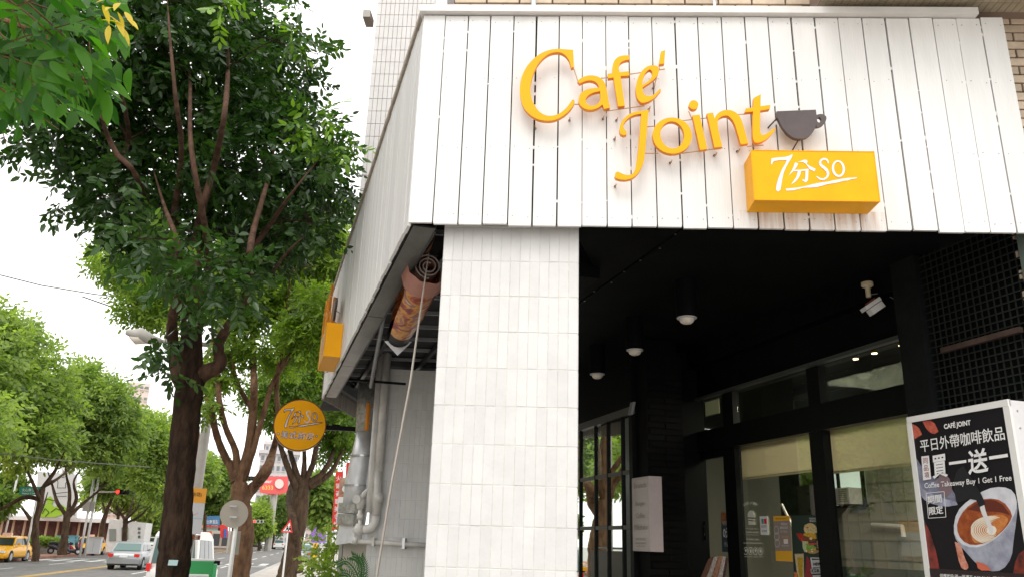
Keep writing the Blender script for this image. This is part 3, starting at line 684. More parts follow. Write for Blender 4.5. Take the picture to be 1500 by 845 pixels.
# pale menu box on the pillar corner
mb = thing('menu_box', 'pale upright menu box with glossy lettered front, fixed to the black pillar', 'menu box', (3.6, 7.4, CH-.03))
xa = 3.62; yA = on_x(925, 700, xa).y; yB = on_x(950, 697, xa).y; z0, z1 = CH-.03, CH+.675
m_ = MB(); m_.box((xa+.006, yB, z0), (.135, 0, 0), (0, yA-yB, 0), (0, 0, z1-z0)); m_.build('case', mat('pinkish_case', (.52, .44, .43), .5, var=.06), mb)
m_ = MB(); m_.box((xa, yB+.008, z0+.008), (.007, 0, 0), (0, yA-yB-.016, 0), (0, 0, z1-z0-.016)); m_.build('front_panel', mat('glossy_panel', (.5, .46, .43), .06, spec=1), mb)
for k, (w_, zc, hh, ww) in enumerate((('Brunch', .60, .05, .7), ('Burger', .42, .05, .55), ('Coffee', .31, .05, .5), ('Milkshake', .20, .05, .75), ('MAY-BURGER', .10, .022, .55), ('ALL DAY DINING', .065, .02, .6), ('CAFE JOINT', .035, .02, .5))):
    yc = (yA+yB)/2; h = (yA-yB)*ww/2
    text_on('lettering', w_, mat('taupe_print', (.2, .17, .16), .5) if k == 0 else bpy.data.materials['taupe_print'], mb, (xa-.001, yc+h, z0+zc), (0, -2*h, 0), (0, 0, hh), n=Vector((-1, 0, 0)), lift=.001)
m_ = MB()
for k in range(4): m_.box((xa+.141, yB+.01, z0+.1+k*.17), (.006, 0, 0), (0, .02, 0), (0, 0, .02))
m_.build('side_clips', BLACK, mb)

# =================================================================== STREET-SIDE WINDOW (x = 3.7)
XW = 3.7
wn = thing('grid_window', 'tall black window with a grid of bars reflecting the street trees', 'window', (XW, 8.5, fz))
wt = CH+1.355; ZR = [CH+.76, CH+.20, CH-.42]
def wb(y0, y1, z0, z1, name, x0=XW-.03, dx=.06, m=BLACKM): 
    m_ = MB(); m_.box((x0, y0, z0), (dx, 0, 0), (0, y1-y0, 0), (0, 0, z1-z0)); return m_.build(name, m, wn)
ys = [on_x(u, v, XW).y for u, v in ((912,612),(891,620),(873,626))]
yend = 12.0; ys2 = ys+[ys[-1]+.47*(k+1) for k in range(6)]
rail = mat('grey_rail', (.10, .10, .09), .4, metal=.3)
wb(7.74, yend, wt, wt+.08, 'head', m=rail); wb(7.72, 7.80, fz, wt, 'jamb'); wb(7.72, yend, wt+.08, ZC, 'upper_panel', m=BLACK)
for z in ZR: wb(7.82, yend, z-.02, z+.02, 'rail', XW-.015, .03, rail)
for y in ys2: wb(y-.013, y+.013, fz, wt-.002, 'bar', XW-.018, .03)
yy = [7.80]+ys2
zz = [fz, CH-.42, CH+.20, CH+.76, wt]
for i in range(len(yy)-1):
    for j in range(4): wb(yy[i]+.013, yy[i+1]-.013, zz[j]+.02, zz[j+1]-.02, 'pane', XW+.002, .005, GLASSR)
m_ = MB(); m_.box((XW+.9, 8.8, fz), (.05, 0, 0), (0, 5, 0), (0, 0, 2.6)); tag(m_.build('inner_wall', mat('dark_room', (.03, .03, .03), .8)), kind='structure')
m_ = MB(); a = on_x(927, 590, 3.66); m_.box(a-Vector((.03, .0, .12)), (.03, 0, 0), (0, .07, 0), (.02, -.03, .13)); tag(m_.build('wall_bracket', PURL), 'small grey bracket above the corner of the grid window', 'bracket')
# floor of the arcade
m_ = MB(); m_.box((.95, 3.3, .14), (6.5, 0, 0), (0, 14, 0), (0, 0, .06)); tag(m_.build('arcade_floor', mat('floor_tile', (.09, .08, .075), .5, var=.2, scale=2)), kind='structure')

# =================================================================== ROOM BEHIND THE GLASS
rm = thing('shop_interior', 'dim olive shop room seen through the storefront glass', 'room', (6.5, 6.5, fz)); rm['kind'] = 'structure'; del rm['category']
def rb(o, x, y, z, name, m, par=rm): m_ = MB(); m_.box(o, x, y, z); return m_.build(name, m, par)
rb((7.8, 3.2, fz), (.1, 0, 0), (0, 8, 0), (0, 0, 3.4), 'back_wall', ROOMW)
rb((4.9, 10.5, fz), (2.9, 0, 0), (0, .1, 0), (0, 0, 3.4), 'end_wall', ROOMW)
rb((4.66, 3.1, fz), (3.2, 0, 0), (0, .1, 0), (0, 0, 3.4), 'near_wall', ROOMW)
rb((4.66, 3.2, fz-.02), (3.2, 0, 0), (0, 7.4, 0), (0, 0, .02), 'room_floor', mat('room_floor', (.12, .10, .08), .5))
rb((4.70, 3.2, ZT1+.12), (3.2, 0, 0), (0, 7.4, 0), (0, 0, .05), 'room_ceiling', BLACK)
rb((4.66, 8.15, fz), (.1, 0, 0), (0, 2.4, 0), (0, 0, 3.2), 'side_wall', BLACK)
# window with an air conditioner in the back wall
XB = 7.79
a = on_x(1190, 690, XB); c = on_x(1270, 738, XB)
tw_ = thing('back_window', 'bright small window with an air conditioner, seen through the storefront glass', 'window', (XB, (a.y+c.y)/2, c.z))
rb((XB-.02, c.y, c.z), (.02, 0, 0), (0, a.y-c.y, 0), (0, 0, a.z-c.z), 'daylit_pane', mat('daylit_pane', (.6, .68, .6), .5, emit=((.75, .9, .78), .55)), tw_)
m_ = MB()
for y in (c.y, (a.y*.45+c.y*.55), a.y): m_.box((XB-.05, y-.02, c.z), (.04, 0, 0), (0, .04, 0), (0, 0, a.z-c.z))
m_.box((XB-.05, c.y-.02, c.z-.03), (.06, 0, 0), (0, a.y-c.y+.04, 0), (0, 0, .03)); m_.build('window_frame', BLACKM, tw_)
ac = thing('air_conditioner', 'white window air conditioner standing in the bright back window', 'air conditioner', (XB-.2, c.y+.3, c.z))
yc0, yc1 = c.y+.03, (a.y*.42+c.y*.58)
rb((XB-.25, yc0, c.z), (.22, 0, 0), (0, yc1-yc0, 0), (0, 0, (a.z-c.z)*.42), 'case', WPLAS, ac)
m_ = MB()
for k in range(7): m_.box((XB-.256, yc0+.03, c.z+.03+k*(a.z-c.z)*.05), (.004, 0, 0), (0, (yc1-yc0)*.4, 0), (0, 0, .012))
m_.build('louvres', POLEM, ac)
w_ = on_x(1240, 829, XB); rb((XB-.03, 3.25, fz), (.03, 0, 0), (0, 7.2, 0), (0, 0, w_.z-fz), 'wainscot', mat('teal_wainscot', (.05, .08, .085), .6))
q0, q1 = on_x(1278, 768, XB-.06), on_x(1322, 771, XB-.06); m_ = MB(); m_.tube([q0, q1, q1-ZZ*.12], .03, 8); tag(m_.build('pipe_reflection', PVC), 'pale level pipe standing in for the column pipe mirrored low in the right shop pane', 'pipe')  # solid pipe added in place of the column pipe's reflection
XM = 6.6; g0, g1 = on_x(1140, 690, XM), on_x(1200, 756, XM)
m_ = MB(); m_.box((XM, g1.y, g1.z), (.04, 0, 0), (0, g0.y-g1.y, 0), (0, 0, g0.z+.25-g1.z)); tag(m_.build('foliage_reflection', mat('mottled_reflection', (.035, .06, .025), .8, var=.5, scale=9, col2=(.012, .025, .01))), 'dark green mottled panel standing in for mirrored foliage above the burger poster', 'board')  # panel added in the room, coloured like the tree reflection on the glass
q0, q1 = on_x(1145, 738, 5.2), on_x(1195, 840, 5.2); m_ = MB(); m_.tube([q0, q1], .014, 6); tag(m_.build('cord_reflection', PVC), 'pale slanting rod standing in for the mirrored cord between the flyer and the burger poster', 'rod')  # rod added where the glass would mirror the hanging cord
for k in range(26): m_ = MB() if k == 0 else m_; m_.box((XB-.004, 4.5+k*.22, w_.z), (.004, 0, 0), (0, .012, 0), (0, 0, 1.7))
for k in range(7): m_.box((XB-.004, 4.5, w_.z+.1+k*.24), (.005, 0, 0), (0, 5.6, 0), (0, 0, .012))
m_.build('reflected_joints', mat('reflected_joint', (.27, .265, .22), .8), rm)['kind'] = 'stuff'  # lines painted on the wall for the column tiles mirrored in the glass
# small lit spots inside
for i, (u, v, D, lb) in enumerate(((1325,541,6.2,'right one of three tiny lit spots high behind the transom'), (1287,572,6.3,'middle one of three tiny lit spots high behind the transom'), (1258,570,6.6,'left one of three tiny lit spots high behind the transom'))):
    x_ = 4.9; p = on_x(u, v, x_); p.z = ZT1+.05
    t = thing('spot_lamp', lb, 'lamp', p, 'small lit spots in the shop')
    m_ = MB(); m_.tube([p+ZZ*.06, p], .03, 12); m_.build('housing', BLACKM, t)
    m_ = MB(); m_.tube([p-ZZ*.001, p-ZZ*.006], .022, 12); m_.build('lit_lens', mat('lit_lens', (1, .8, .5), .5, emit=((1, .75, .45), 8)), t)
lp = bpy.data.lights.new('room_fill', 'AREA'); lp.energy = 100; lp.size = 1.6; lp.color = (1, .93, .78)  # unseen area light added to brighten the room and backlight the blinds
lo = bpy.data.objects.new('room_fill', lp); COL.objects.link(lo); lo.location = (6.3, 6.2, ZT1+.1)
# framed exit sign / pale square in the transom
p = on_x(1043, 597, XD+.3); t = thing('notice_card', 'pale yellowish square card hanging behind the transom pane over the door', 'card', p)
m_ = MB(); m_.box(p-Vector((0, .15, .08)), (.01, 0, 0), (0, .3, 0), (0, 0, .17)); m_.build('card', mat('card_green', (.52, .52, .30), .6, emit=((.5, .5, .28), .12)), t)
m_ = MB(); m_.box(p-Vector((.004, .155, .085)), (.006, 0, 0), (0, .31, 0), (0, 0, .008)); m_.box(p-Vector((.004, .155, -.085)), (.006, 0, 0), (0, .31, 0), (0, 0, .008)); m_.build('border', PGREY, t)

# ------------------------------------------------------------------ things stuck on the glass
XG = XD+.004
def gpoly(pts, name, m, par, x=XG, th=.002):
    m_ = MB(); m_.extrude([[on_x(u, v, x) for u, v in pts]], Vector((th, 0, 0))); return m_.build(name, m, par, fixn=True)
def gtext(body, m, par, x, bl, br, tl, name='lettering', bold=0.0, lift=.0015):
    p0 = on_x(*bl, x); p1 = on_x(*br, x); p2 = on_x(*tl, x); 
    return text_on(name, body, m, par, p0, p1-p0, p2-p0, n=Vector((-1, 0, 0)), lift=lift, bold=bold)
def D7(l): return [(1080+x/6.5, 715+y/6.5) for x, y in l]
wl = mat('white_vinyl', (.72, .72, .66), .6)
dc = thing('window_decal', 'white cafe decal with burger and four round icons on the glass', 'decal', on_x(1103, 800, XG))
for i, ch in enumerate('CAFE JOINT'):
    if ch == ' ': continue
    t_ = i/9; ang = (t_-.5)*1.5; cx, cy = 122+math.sin(ang)*85, 215-math.cos(ang)*80+(-18*abs(0)); w_, h_ = 9, 24
    def rt(x, y): return D7([(cx+x*math.cos(ang)-y*math.sin(ang), cy+x*math.sin(ang)+y*math.cos(ang))])[0]
    gtext(ch, wl, dc, XG-.002, rt(-w_/2, h_/2), rt(w_/2, h_/2), rt(-w_/2, -h_/2))
gpoly(D7([(98,270),(100,235),(112,214),(128,208),(145,216),(158,240),(160,275)]), 'burger_bun', wl, dc, XG-.002)
gpoly(D7([(103,285),(158,290),(160,302),(103,297)]), 'burger_bun', wl, dc, XG-.002)
gpoly(D7([(104,308),(160,313),(162,345),(106,343)]), 'burger_bun', wl, dc, XG-.002)
for l in ([(80,378),(108,379),(108,382),(80,381)], [(160,381),(190,383),(190,386),(160,384)], [(82,437),(196,440),(196,443),(82,440)]): gpoly(D7(l), 'rule_line', wl, dc, XG-.002)
for s_, y, h, x0, x1 in (('2014', 390, 16, 117, 150), ('BURGER & COFFEE', 422, 16, 84, 196), ('PM MENU 2PM', 490, 16, 88, 196), ('ALL DAY BREAKFAST 07-21', 524, 14, 60, 236), ('WIFI  USB  CARD  PET', 652, 9, 62, 240)):
    gtext(s_, wl, dc, XG-.002, *D7([(x0, y), (x1, y+3), (x0, y-h)]))
for k in range(4):
    cx = 80+k*46; q = D7(ell(cx, 593+k*1.5, 20, 38, 20)); q2 = D7(ell(cx, 593+k*1.5, 16, 32, 20))
    m_ = MB(); a3 = [on_x(*p_, XG-.002) for p_ in q]; b3 = [on_x(*p_, XG-.002) for p_ in q2]
    for i in range(20): m_.poly([a3[i], a3[(i+1) % 20], b3[(i+1) % 20], b3[i]])
    m_.build('round_icon', wl, dc)
    gpoly(D7([(cx-7, 580), (cx+7, 581), (cx+4, 610), (cx-4, 610)] if k % 2 else [(cx-9, 585), (cx, 575), (cx+9, 586), (cx, 606)]), 'icon_mark', wl, dc, XG-.002)
st = thing('notice_sticker', 'small white sticker with red and blue squares, left of the orange flyer', 'sticker', on_x(1120, 770, XG))
gpoly(D7([(212,263),(285,262),(296,442),(224,440)]), 'paper', PWHITE, st); gpoly(D7([(228,288),(249,287),(252,335),(232,335)]), 'blue_square', PTEAL, st, XG-.003); gpoly(D7([(253,287),(276,286),(280,335),(257,335)]), 'red_square', PRED, st, XG-.003)
gtext('NO PETS', PBLK, st, XG-.002, *D7([(232,370), (280,370), (231,350)])); gtext('請勿攜帶', PBLK, st, XG-.002, *D7([(236,412), (284,412), (235,395)]))
fl = thing('orange_flyer', 'grey and orange flyer on the glass between the decal and the burger poster', 'poster', on_x(1145, 790, XG))
tp = mat('taupe_paper', (.30, .24, .20), .6); orp = mat('orange_paper', (.80, .42, .03), .6)
gpoly(D7([(340,262),(497,258),(527,695),(368,688)]), 'paper', tp, fl); gpoly(D7([(341,262),(497,258),(500,305),(344,309)]), 'orange_band', orp, fl, XG-.002); gpoly(D7([(364,592),(520,592),(527,695),(368,688)]), 'orange_band', orp, fl, XG-.002)
gtext('BURGER JOINT', PBLK, fl, XG-.002, *D7([(370,297), (470,295), (369,280)]))
for s_, y, x0, x1, h, mm in (('WEEKDAY', 348, 415, 480, 24, PWHITE), ('BREAKFAST', 382, 410, 486, 22, PWHITE), ('SET MENU', 420, 412, 478, 22, PGREY), ('$150', 470, 428, 488, 22, orp), ('漢堡套餐', 550, 420, 495, 16, PGREY)):
    gtext(s_, mm, fl, XG-.002, *D7([(x0, y), (x1, y+2), (x0-1, y-h)]))
gpoly(D7([(440,480),(480,480),(482,525),(443,525)]), 'cup_picture', LOGOW, fl, XG-.002)
for k in range(3):
    q = D7(ell(372+k*4, 395+k*62, 24, 40, 18)); q2 = D7(ell(372+k*4, 395+k*62, 20, 34, 18)); m_ = MB(); a3 = [on_x(*p_, XG-.002) for p_ in q]; b3 = [on_x(*p_, XG-.002) for p_ in q2]
    for i in range(18): m_.poly([a3[i], a3[(i+1) % 18], b3[(i+1) % 18], b3[i]])
    m_.build('ring_print', PGREY, fl)
bp_ = thing('burger_poster', 'dark burger poster with NEW 新菜單上市 tag against the thick mullion', 'poster', on_x(1185, 800, XG))
gpoly(D7([(512,258),(835,250),(870,860),(540,860)]), 'paper', mat('dark_green_paper', (.02, .04, .03), .5), bp_)
foods = [([(560,430),(600,420),(640,445),(660,500),(650,525),(600,500)], (.45, .03, .02)), ([(630,370),(660,335),(700,325),(740,345),(770,400),(745,430),(690,440),(640,420)], (.72, .60, .30)), ([(640,420),(745,425),(755,475),(700,480),(625,440)], (.75, .42, .03)), ([(620,440),(700,470),(745,480),(735,510),(640,505)], (.22, .07, .03)),
         ([(610,470),(650,520),(760,515),(755,535),(640,540),(612,500)], (.6, .08, .08)), ([(625,540),(690,520),(755,560),(740,585),(660,590),(620,575)], (.22, .48, .06)), ([(650,590),(770,580),(780,600),(740,620),(680,618)], (.55, .32, .10)), ([(620,500),(660,500),(655,590),(640,605),(622,560)], (.55, .62, .35)), ([(755,500),(790,495),(805,560),(780,590),(760,560)], (.45, .30, .18)),
         ([(760,250),(815,252),(828,355),(790,380),(765,330)], (.75, .22, .03)), ([(838,510),(870,860),(840,860),(790,670)], (.85, .32, .02)), ([(545,620),(630,618),(635,860),(575,860)], (.62, .52, .30)), ([(570,655),(625,655),(620,850),(590,850)], (.55, .35, .02)), ([(660,640),(700,700),(720,860),(640,860)], (.3, .03, .04)), ([(540,790),(570,800),(575,860),(545,860)], (.75, .22, .06))]
for k, (l, c_) in enumerate(foods): gpoly(D7(smooth2(l, 1, keep=85)), 'food_print', mat('food_print', c_, .5, var=.35, scale=60), bp_, XG-.001*(1+k*.15))
for k in range(16):
    cx, cy = random.uniform(640, 760), random.uniform(340, 600); gpoly(D7(ell(cx, cy, random.uniform(6, 16), random.uniform(6, 14), 8)), 'food_print', mat('food_speck', random.choice([(.7, .5, .2), (.5, .12, .04), (.25, .45, .08), (.8, .7, .45)]), .5), bp_, XG-.004)
gtext('MAXIMUM BURGER', PWHITE, bp_, XG-.004, *D7([(688,295), (812,298), (686,276)])); gtext('雙層起司牛肉堡', PWHITE, bp_, XG-.004, *D7([(690,316), (815,318), (689,300)]))
for l in ([(695,655),(855,660),(853,668),(696,663)], [(695,655),(703,655),(722,772),(712,772)]): gpoly(D7(l), 'tag_border', PWHITE, bp_, XG-.005)
gpoly(D7([(706,680),(825,676),(833,748),(716,750)]), 'tag_paper', PGREY, bp_, XG-.005); gpoly(D7([(697,765),(832,750),(838,805),(703,810)]), 'tag_paper', PGREY, bp_, XG-.005); gpoly(D7([(718,825),(832,820),(836,860),(722,860)]), 'tag_paper', PGREY, bp_, XG-.005)
gtext('NEW', PBLK, bp_, XG-.007, *D7([(728,735), (800,732), (724,705)]), bold=.03); gtext('新菜單上市', PBLK, bp_, XG-.007, *D7([(708,803), (832,796), (706,768)]), bold=.02); gtext('上市', PBLK, bp_, XG-.007, *D7([(735,858), (815,856), (733,834)]))
# door stickers
def D8(l): return [(840+x/2.965, 560+y/2.965) for x, y in l]
s2 = thing('delivery_sticker', 'small black sticker with two green squares on the door glass', 'sticker', on_x(1028, 776, XG)); xd_ = XD-.014
gpoly(D8([(545,600),(573,602),(577,682),(548,678)]), 'paper', PBLK, s2, xd_); gpoly(D8([(551,627),(568,628),(569,645),(553,644)]), 'green_square', PGREEN, s2, xd_-.002); gtext('Eats', PWHITE, s2, xd_-.002, *D8([(551,626), (569,627), (551,612)])); gtext('OPEN', PWHITE, s2, xd_-.002, *D8([(552,663), (571,664), (552,650)]))
s3 = thing('door_poster', 'tall dark poster with bold white 0元 lettering on the door glass', 'poster', on_x(1062, 780, XG))
gpoly(D8([(640,562),(688,562),(692,736),(646,734)]), 'paper', mat('poster_teal', (.05, .08, .09), .5), s3, xd_); gpoly(D8([(640,562),(680,562),(684,600),(644,612)]), 'photo_print', mat('food_print2', (.5, .2, .08), .5, var=.5, scale=40), s3, xd_-.001)
gtext('VIVIAN', PWHITE, s3, xd_-.002, *D8([(648,620), (680,620), (648,600)])); gtext('0元', PWHITE, s3, xd_-.002, *D8([(650,675), (684,675), (650,630)]), bold=.04); gtext('外送', PWHITE, s3, xd_-.002, *D8([(656,712), (676,712), (656,690)]))

# magazine / menu rack in front of the door
rk = thing('menu_stand', 'fan of printed menus standing in a holder in front of the door', 'menu holder', on_x(1050, 845, 4.2)+Vector((0, 0, -.5)))
XR = 4.1
def D9(l): return [(980+x/2.6, 520+y/2.6) for x, y in l]
cols = [(.20, .10, .07), (.55, .50, .45), (.45, .22, .14), (.60, .55, .5), (.12, .05, .05)]
for k, l in enumerate(([(105,850),(150,775),(168,766),(128,850)], [(126,850),(170,768),(186,764),(150,850)], [(146,850),(182,766),(202,762),(178,850)], [(172,850),(196,764),(214,766),(196,850)], [(190,850),(208,768),(223,772),(206,850)])):
    q = [(x, y) if y < 840 else (x-(8 if k < 3 else 4), 900) for x, y in l]
    m_ = MB(); m_.extrude([[on_x(u, v, XR+k*.012) for u, v in D9(q)]], Vector((.006, 0, 0))); m_.build('menu', mat('menu_print', cols[k], .4, var=.5, scale=45), rk, fixn=True)
m_ = MB(); a = on_x(1030, 880, XR); m_.box((XR-.02, a.y-.35, a.z-.1), (.15, 0, 0), (0, .4, 0), (0, 0, .05)); m_.tube([(XR+.05, a.y-.15, a.z-.1), (XR+.05, a.y-.15, .2)], .015, 8); m_.tube([(XR+.05, a.y-.15, .2), (XR+.05, a.y-.15, .22)], .15, 16); m_.build('holder', BLACKM, rk)

# =================================================================== RIGHT: LATTICE, PILLAR, COFFEE POSTER
lt = thing('lattice_screen', 'dark metal lattice screen beside the arcade, behind the coffee poster', 'screen', (4.45, 4, .2))
XL = 4.47
m_ = MB()
for y in np.arange(3.62, 4.5, .052): m_.box((XL, y, .2), (.008, 0, 0), (0, .008, 0), (0, 0, ZC-.21))
for z in np.arange(.3, ZC-.02, .052): m_.box((XL-.007, 3.6, z), (.006, 0, 0), (0, .88, 0), (0, 0, .008))
m_.build('mesh_bars', mat('dark_green_bars', (.018, .022, .018), .5, spec=.2), lt)['kind'] = 'stuff'
a, c = on_x(1389.5, 513.6, XL-.03), on_x(1496, 481.6, XL-.03)
m_ = MB(); m_.box((XL-.05, c.y, a.z-.005), (.035, 0, 0), (0, a.y-c.y+.05, 0), (0, 0, .035)); m_.build('cross_bar', mat('rusty_bar', (.06, .036, .027), .6, var=.4, scale=9), lt)
m_ = MB(); m_.box((XL-.03, 3.56, .2), (.08, 0, 0), (0, .06, 0), (0, 0, ZC-.21)); m_.build('end_post', mat('grey_green_post', (.10, .13, .11), .4), lt)
m_ = MB(); m_.box((XL+.06, 3.52, .2), (.02, 0, 0), (0, 1, 0), (0, 0, ZC-.21)); m_.build('back_panel', BLACK, lt)
m_ = MB(); m_.box((4.42, 4.45, .2), (.25, 0, 0), (0, .24, 0), (0, 0, ZC-.205)); tag(m_.build('black_pillar', mat('dark_pillar', (.011, .0125, .0125), .55, var=.25, scale=4, bump=.2, spec=.08)), 'plain dark pillar between the storefront glass and the lattice screen', 'pillar')
XP = 4.1
ps = thing('poster_box', 'white framed box poster with a latte and Chinese lettering, fixed in front of the lattice', 'poster', (XP, 3.9, CH-.2))
yF = on_x(1328, 612, XP).y; yN = on_x(1480, 583, XP).y+.02; pz1 = CH+.885; pz0 = CH-.24
m_ = MB(); m_.box((XP+.012, yN, pz0), (.30, 0, 0), (0, yF-yN, 0), (0, 0, pz1-pz0)); m_.build('case', mat('case_white', (.70, .69, .70), .35, var=.04), ps)
fw = .035
for nm, (y0, y1, z0_, z1_) in {'a': (yN, yF, pz1-fw, pz1+.004), 'b': (yN, yF, pz0-.004, pz0+fw), 'c': (yN-.004, yN+fw+.003, pz0+fw+.001, pz1-fw-.001), 'd': (yF-fw, yF+.004, pz0+fw+.001, pz1-fw-.001)}.items():
    m_ = MB(); m_.box((XP-.002, y0, z0_), (.02, 0, 0), (0, y1-y0, 0), (0, 0, z1_-z0_)); m_.build('frame_rail', WPLAS, ps)
pr_ = MB(); pr_.box((XP+.006, yN+fw, pz0+fw), (.01, 0, 0), (0, yF-yN-2*fw, 0), (0, 0, pz1-pz0-2*fw)); pr_.build('print', PBLK, ps)
for k in range(2): m_ = MB(); m_.tube([(XP+.06, yN+.001, pz1-.06-.1*k), (XP+.06, yN-.003, pz1-.06-.1*k)], .006, 8); m_.build('screw', STEEL, ps)
# poster art: its own flat coordinates (a 0..1 left to right, b 0..1 top to bottom)
def D10(l): return [(1300+x/2.965, 560+y/2.965) for x, y in l]
ylo, yhi, zlo, zhi = yN+fw+.003, yF-fw-.003, pz0+fw+.003, pz1-fw-.003
def clampP(p): return Vector((p.x, min(max(p.y, ylo), yhi), min(max(p.z, zlo), zhi)))
lay = [0]
def art(l, c_, name='art', sm=1, var=0, sc=20, x=None, c2=None):
    lay[0] += 1; xx = XP+.0058-.0002*lay[0]
    pts = [clampP(on_x(u, v, xx)) for u, v in D10(smooth2(l, sm, keep=80))]
    q = []
    for p_ in pts:
        if not q or (p_-q[-1]).length > 1e-4: q.append(p_)
    m_ = MB(); 
    for t in tessellate_polygon([q]): m_.poly([q[i] for i in t])
    return m_.build(name, mat('print_'+name, c_, .4, var=var, scale=sc, col2=c2), ps)
art([(95,160),(200,140),(260,190),(215,215),(180,190),(130,230),(115,300),(135,340),(110,360)], (.42, .05, .03), 'hand_print', c2=(.10, .01, .01), sc=14)
art([(150,160),(200,165),(222,212),(200,225),(170,205)], (.6, .14, .09), 'finger_print', c2=(.3, .04, .03), sc=25)
art([(100,180),(135,190),(150,225),(118,245),(105,225)], (.62, .16, .10), 'finger_print', c2=(.35, .05, .03), sc=25)
art([(115,330),(150,360),(170,400),(240,420),(290,470),(300,520),(230,520),(180,500),(140,460)], (.28, .30, .42), 'jug_print', c2=(.12, .12, .17), sc=10)
art([(130,430),(160,470),(230,500),(300,515),(305,530),(250,540),(170,520),(135,480)], (.45, .48, .6), 'jug_print', c2=(.2, .2, .28), sc=14)
art([(225,390),(265,400),(285,470),(255,500),(215,450)], (.22, .15, .17), 'jug_print')
art([(155,590),(200,680),(235,850),(165,850),(150,700)], (.30, .04, .03), 'hand_print', c2=(.04, .01, .01), sc=10)
art([(560,750),(600,720),(600,860),(540,860)], (.34, .05, .02), 'hand_print', c2=(.05, .01, .01), sc=10)
art([(285,640),(300,560),(350,510),(430,460),(500,450),(550,470),(566,530),(560,600),(548,680),(540,760),(500,815),(440,820),(390,790),(340,735),(300,690)], (.42, .44, .52), 'cup_print', c2=(.24, .25, .33), sc=9)
art([(284,640),(300,560),(350,510),(430,460),(500,450),(550,470),(565,530),(545,590),(500,650),(440,700),(370,720),(310,695)], (.72, .73, .78), 'cup_rim_print', c2=(.55, .56, .62), sc=9)
art([(298,630),(315,575),(360,525),(430,500),(500,510),(545,570),(530,610),(490,655),(430,695),(370,708),(320,685)], (.40, .10, .02), 'coffee_print', c2=(.22, .035, .01), sc=22)
art([(345,550),(420,505),(490,515),(535,575),(480,560),(400,560)], (.12, .02, .01), 'coffee_print')
art([(365,640),(385,610),(430,580),(480,570),(520,580),(525,605),(490,650),(435,690),(385,700),(365,680)], (.62, .25, .07), 'foam_print', c2=(.5, .14, .03), sc=30)
for k in range(8):
    a0_, r0_ = math.radians(100-k*5), 20+k*8.5
    pts = [(448+k*.5+math.cos(a0_+t*math.pi*(1.25-k*.03))*r0_*1.12, 640-math.sin(a0_+t*math.pi*(1.25-k*.03))*r0_*.74) for t in np.linspace(0, 1, 14)]
    pts = [(max(366, x), min(700, y)) for x, y in pts]
    lay[0] += 1; xx = XP+.0058-.0002*lay[0]; m_ = MB()
    for q in ribbon(pts, [.6]+[1.8+k*.25]*12+[.6]): m_.poly([on_x(u, v, xx) for u, v in D10(q)])
    m_.build('foam_line_print', bpy.data.materials.get('print_foam_line') or mat('print_foam_line', (.80, .70, .56), .4), ps)
art(ell(452, 640, 22, 20, 18), (.82, .76, .66), 'foam_print')
art([(398,520),(418,520),(430,570),(452,615),(462,645),(450,662),(440,640),(425,600),(405,560)], (.70, .68, .68), 'milk_print')
art([(380,500),(300,520),(285,440),(300,380),(330,360),(400,470),(415,500),(425,528),(400,540)], (.010, .010, .014), 'jug_lip_print')
art([(292,690),(318,700),(335,760),(355,800),(340,815),(315,800)], (.72, .36, .28), 'finger_print', c2=(.5, .15, .08), sc=25)
art([(385,775),(430,790),(450,815),(395,815)], (.6, .14, .08), 'finger_print')
art([(175,805),(600,830),(600,900),(180,900)], (.022, .012, .014), 'footer_print', sm=0)
XT = XP-.0035
def pt(body, bl, br, tl, m=PWHITE, bold=0.0, nm='lettering'):
    p0, p1, p2 = [on_x(*q, XT) for q in D10([bl, br, tl])]; return text_on(nm, body, m, ps, p0, p1-p0, p2-p0, n=Vector((-1, 0, 0)), lift=.0005, bold=bold)
pt('CAFÉ JOINT', (247,208), (363,190), (244,175), bold=.035)
pt('平日外帶咖啡飲品', (145,303), (512,248), (139,248), bold=.008)
pt('買', (197,418), (264,408), (190,318), bold=.025); pt('一', (268,357), (343,347), (267,345), bold=.03); pt('送', (352,402), (440,388), (346,296), bold=.025); pt('一', (443,334), (524,322), (441,320), bold=.03)
pt('Coffee Takeaway Buy 1 Get 1 Free', (162,465), (541,432), (160,436), bold=.012)
m_ = MB(); m_.poly([on_x(u, v, XT) for u, v in D10([(147,320),(180,316),(190,418),(155,424)])]); m_.build('white_tab', PWHITE, ps)
for k, ch in enumerate('同品項'): x0, y0 = 156+k*3, 352+k*31; p0, p1, p2 = [on_x(*q, XT-.001) for q in D10([(x0, y0), (x0+20, y0-2), (x0-2, y0-24)])]; text_on('lettering', ch, mat('maroon', (.25, .02, .03), .5), ps, p0, p1-p0, p2-p0, n=Vector((-1, 0, 0)), lift=.0005)
pt('期間', (176,528), (238,520), (172,492), bold=.02); pt('限定', (182,576), (244,568), (178,540), bold=.02)
bx = [(168,480),(246,472),(254,583),(178,588)]; m_ = MB()
for i in range(4):
    for q in ribbon([bx[i], bx[(i+1) % 4]], 1.2): m_.poly([on_x(u, v, XT) for u, v in D10(q)])
m_.build('print_border', PWHITE, ps)
pt('供應時段:週一至週五 8:30-21:00 (國定假日除外)', (228,848), (572,868), (227,828), bold=.01)

# =================================================================== ROLLED BANNER
pn = at_d(624, 398, 5.9); pf = at_d(584, 492, 7.25)
bn = thing('rolled_banner', 'rolled-up printed food banner hanging under the canopy flank beside the white column', 'banner', pn)
ax = (pf-pn).normalized(); sx = ax.cross(ZZ).normalized(); sy = sx.cross(ax).normalized()
BANM = mat('banner_back', (.48, .22, .17), .5, var=.12, scale=9); BANW = mat('banner_edge', (.50, .45, .42), .5)
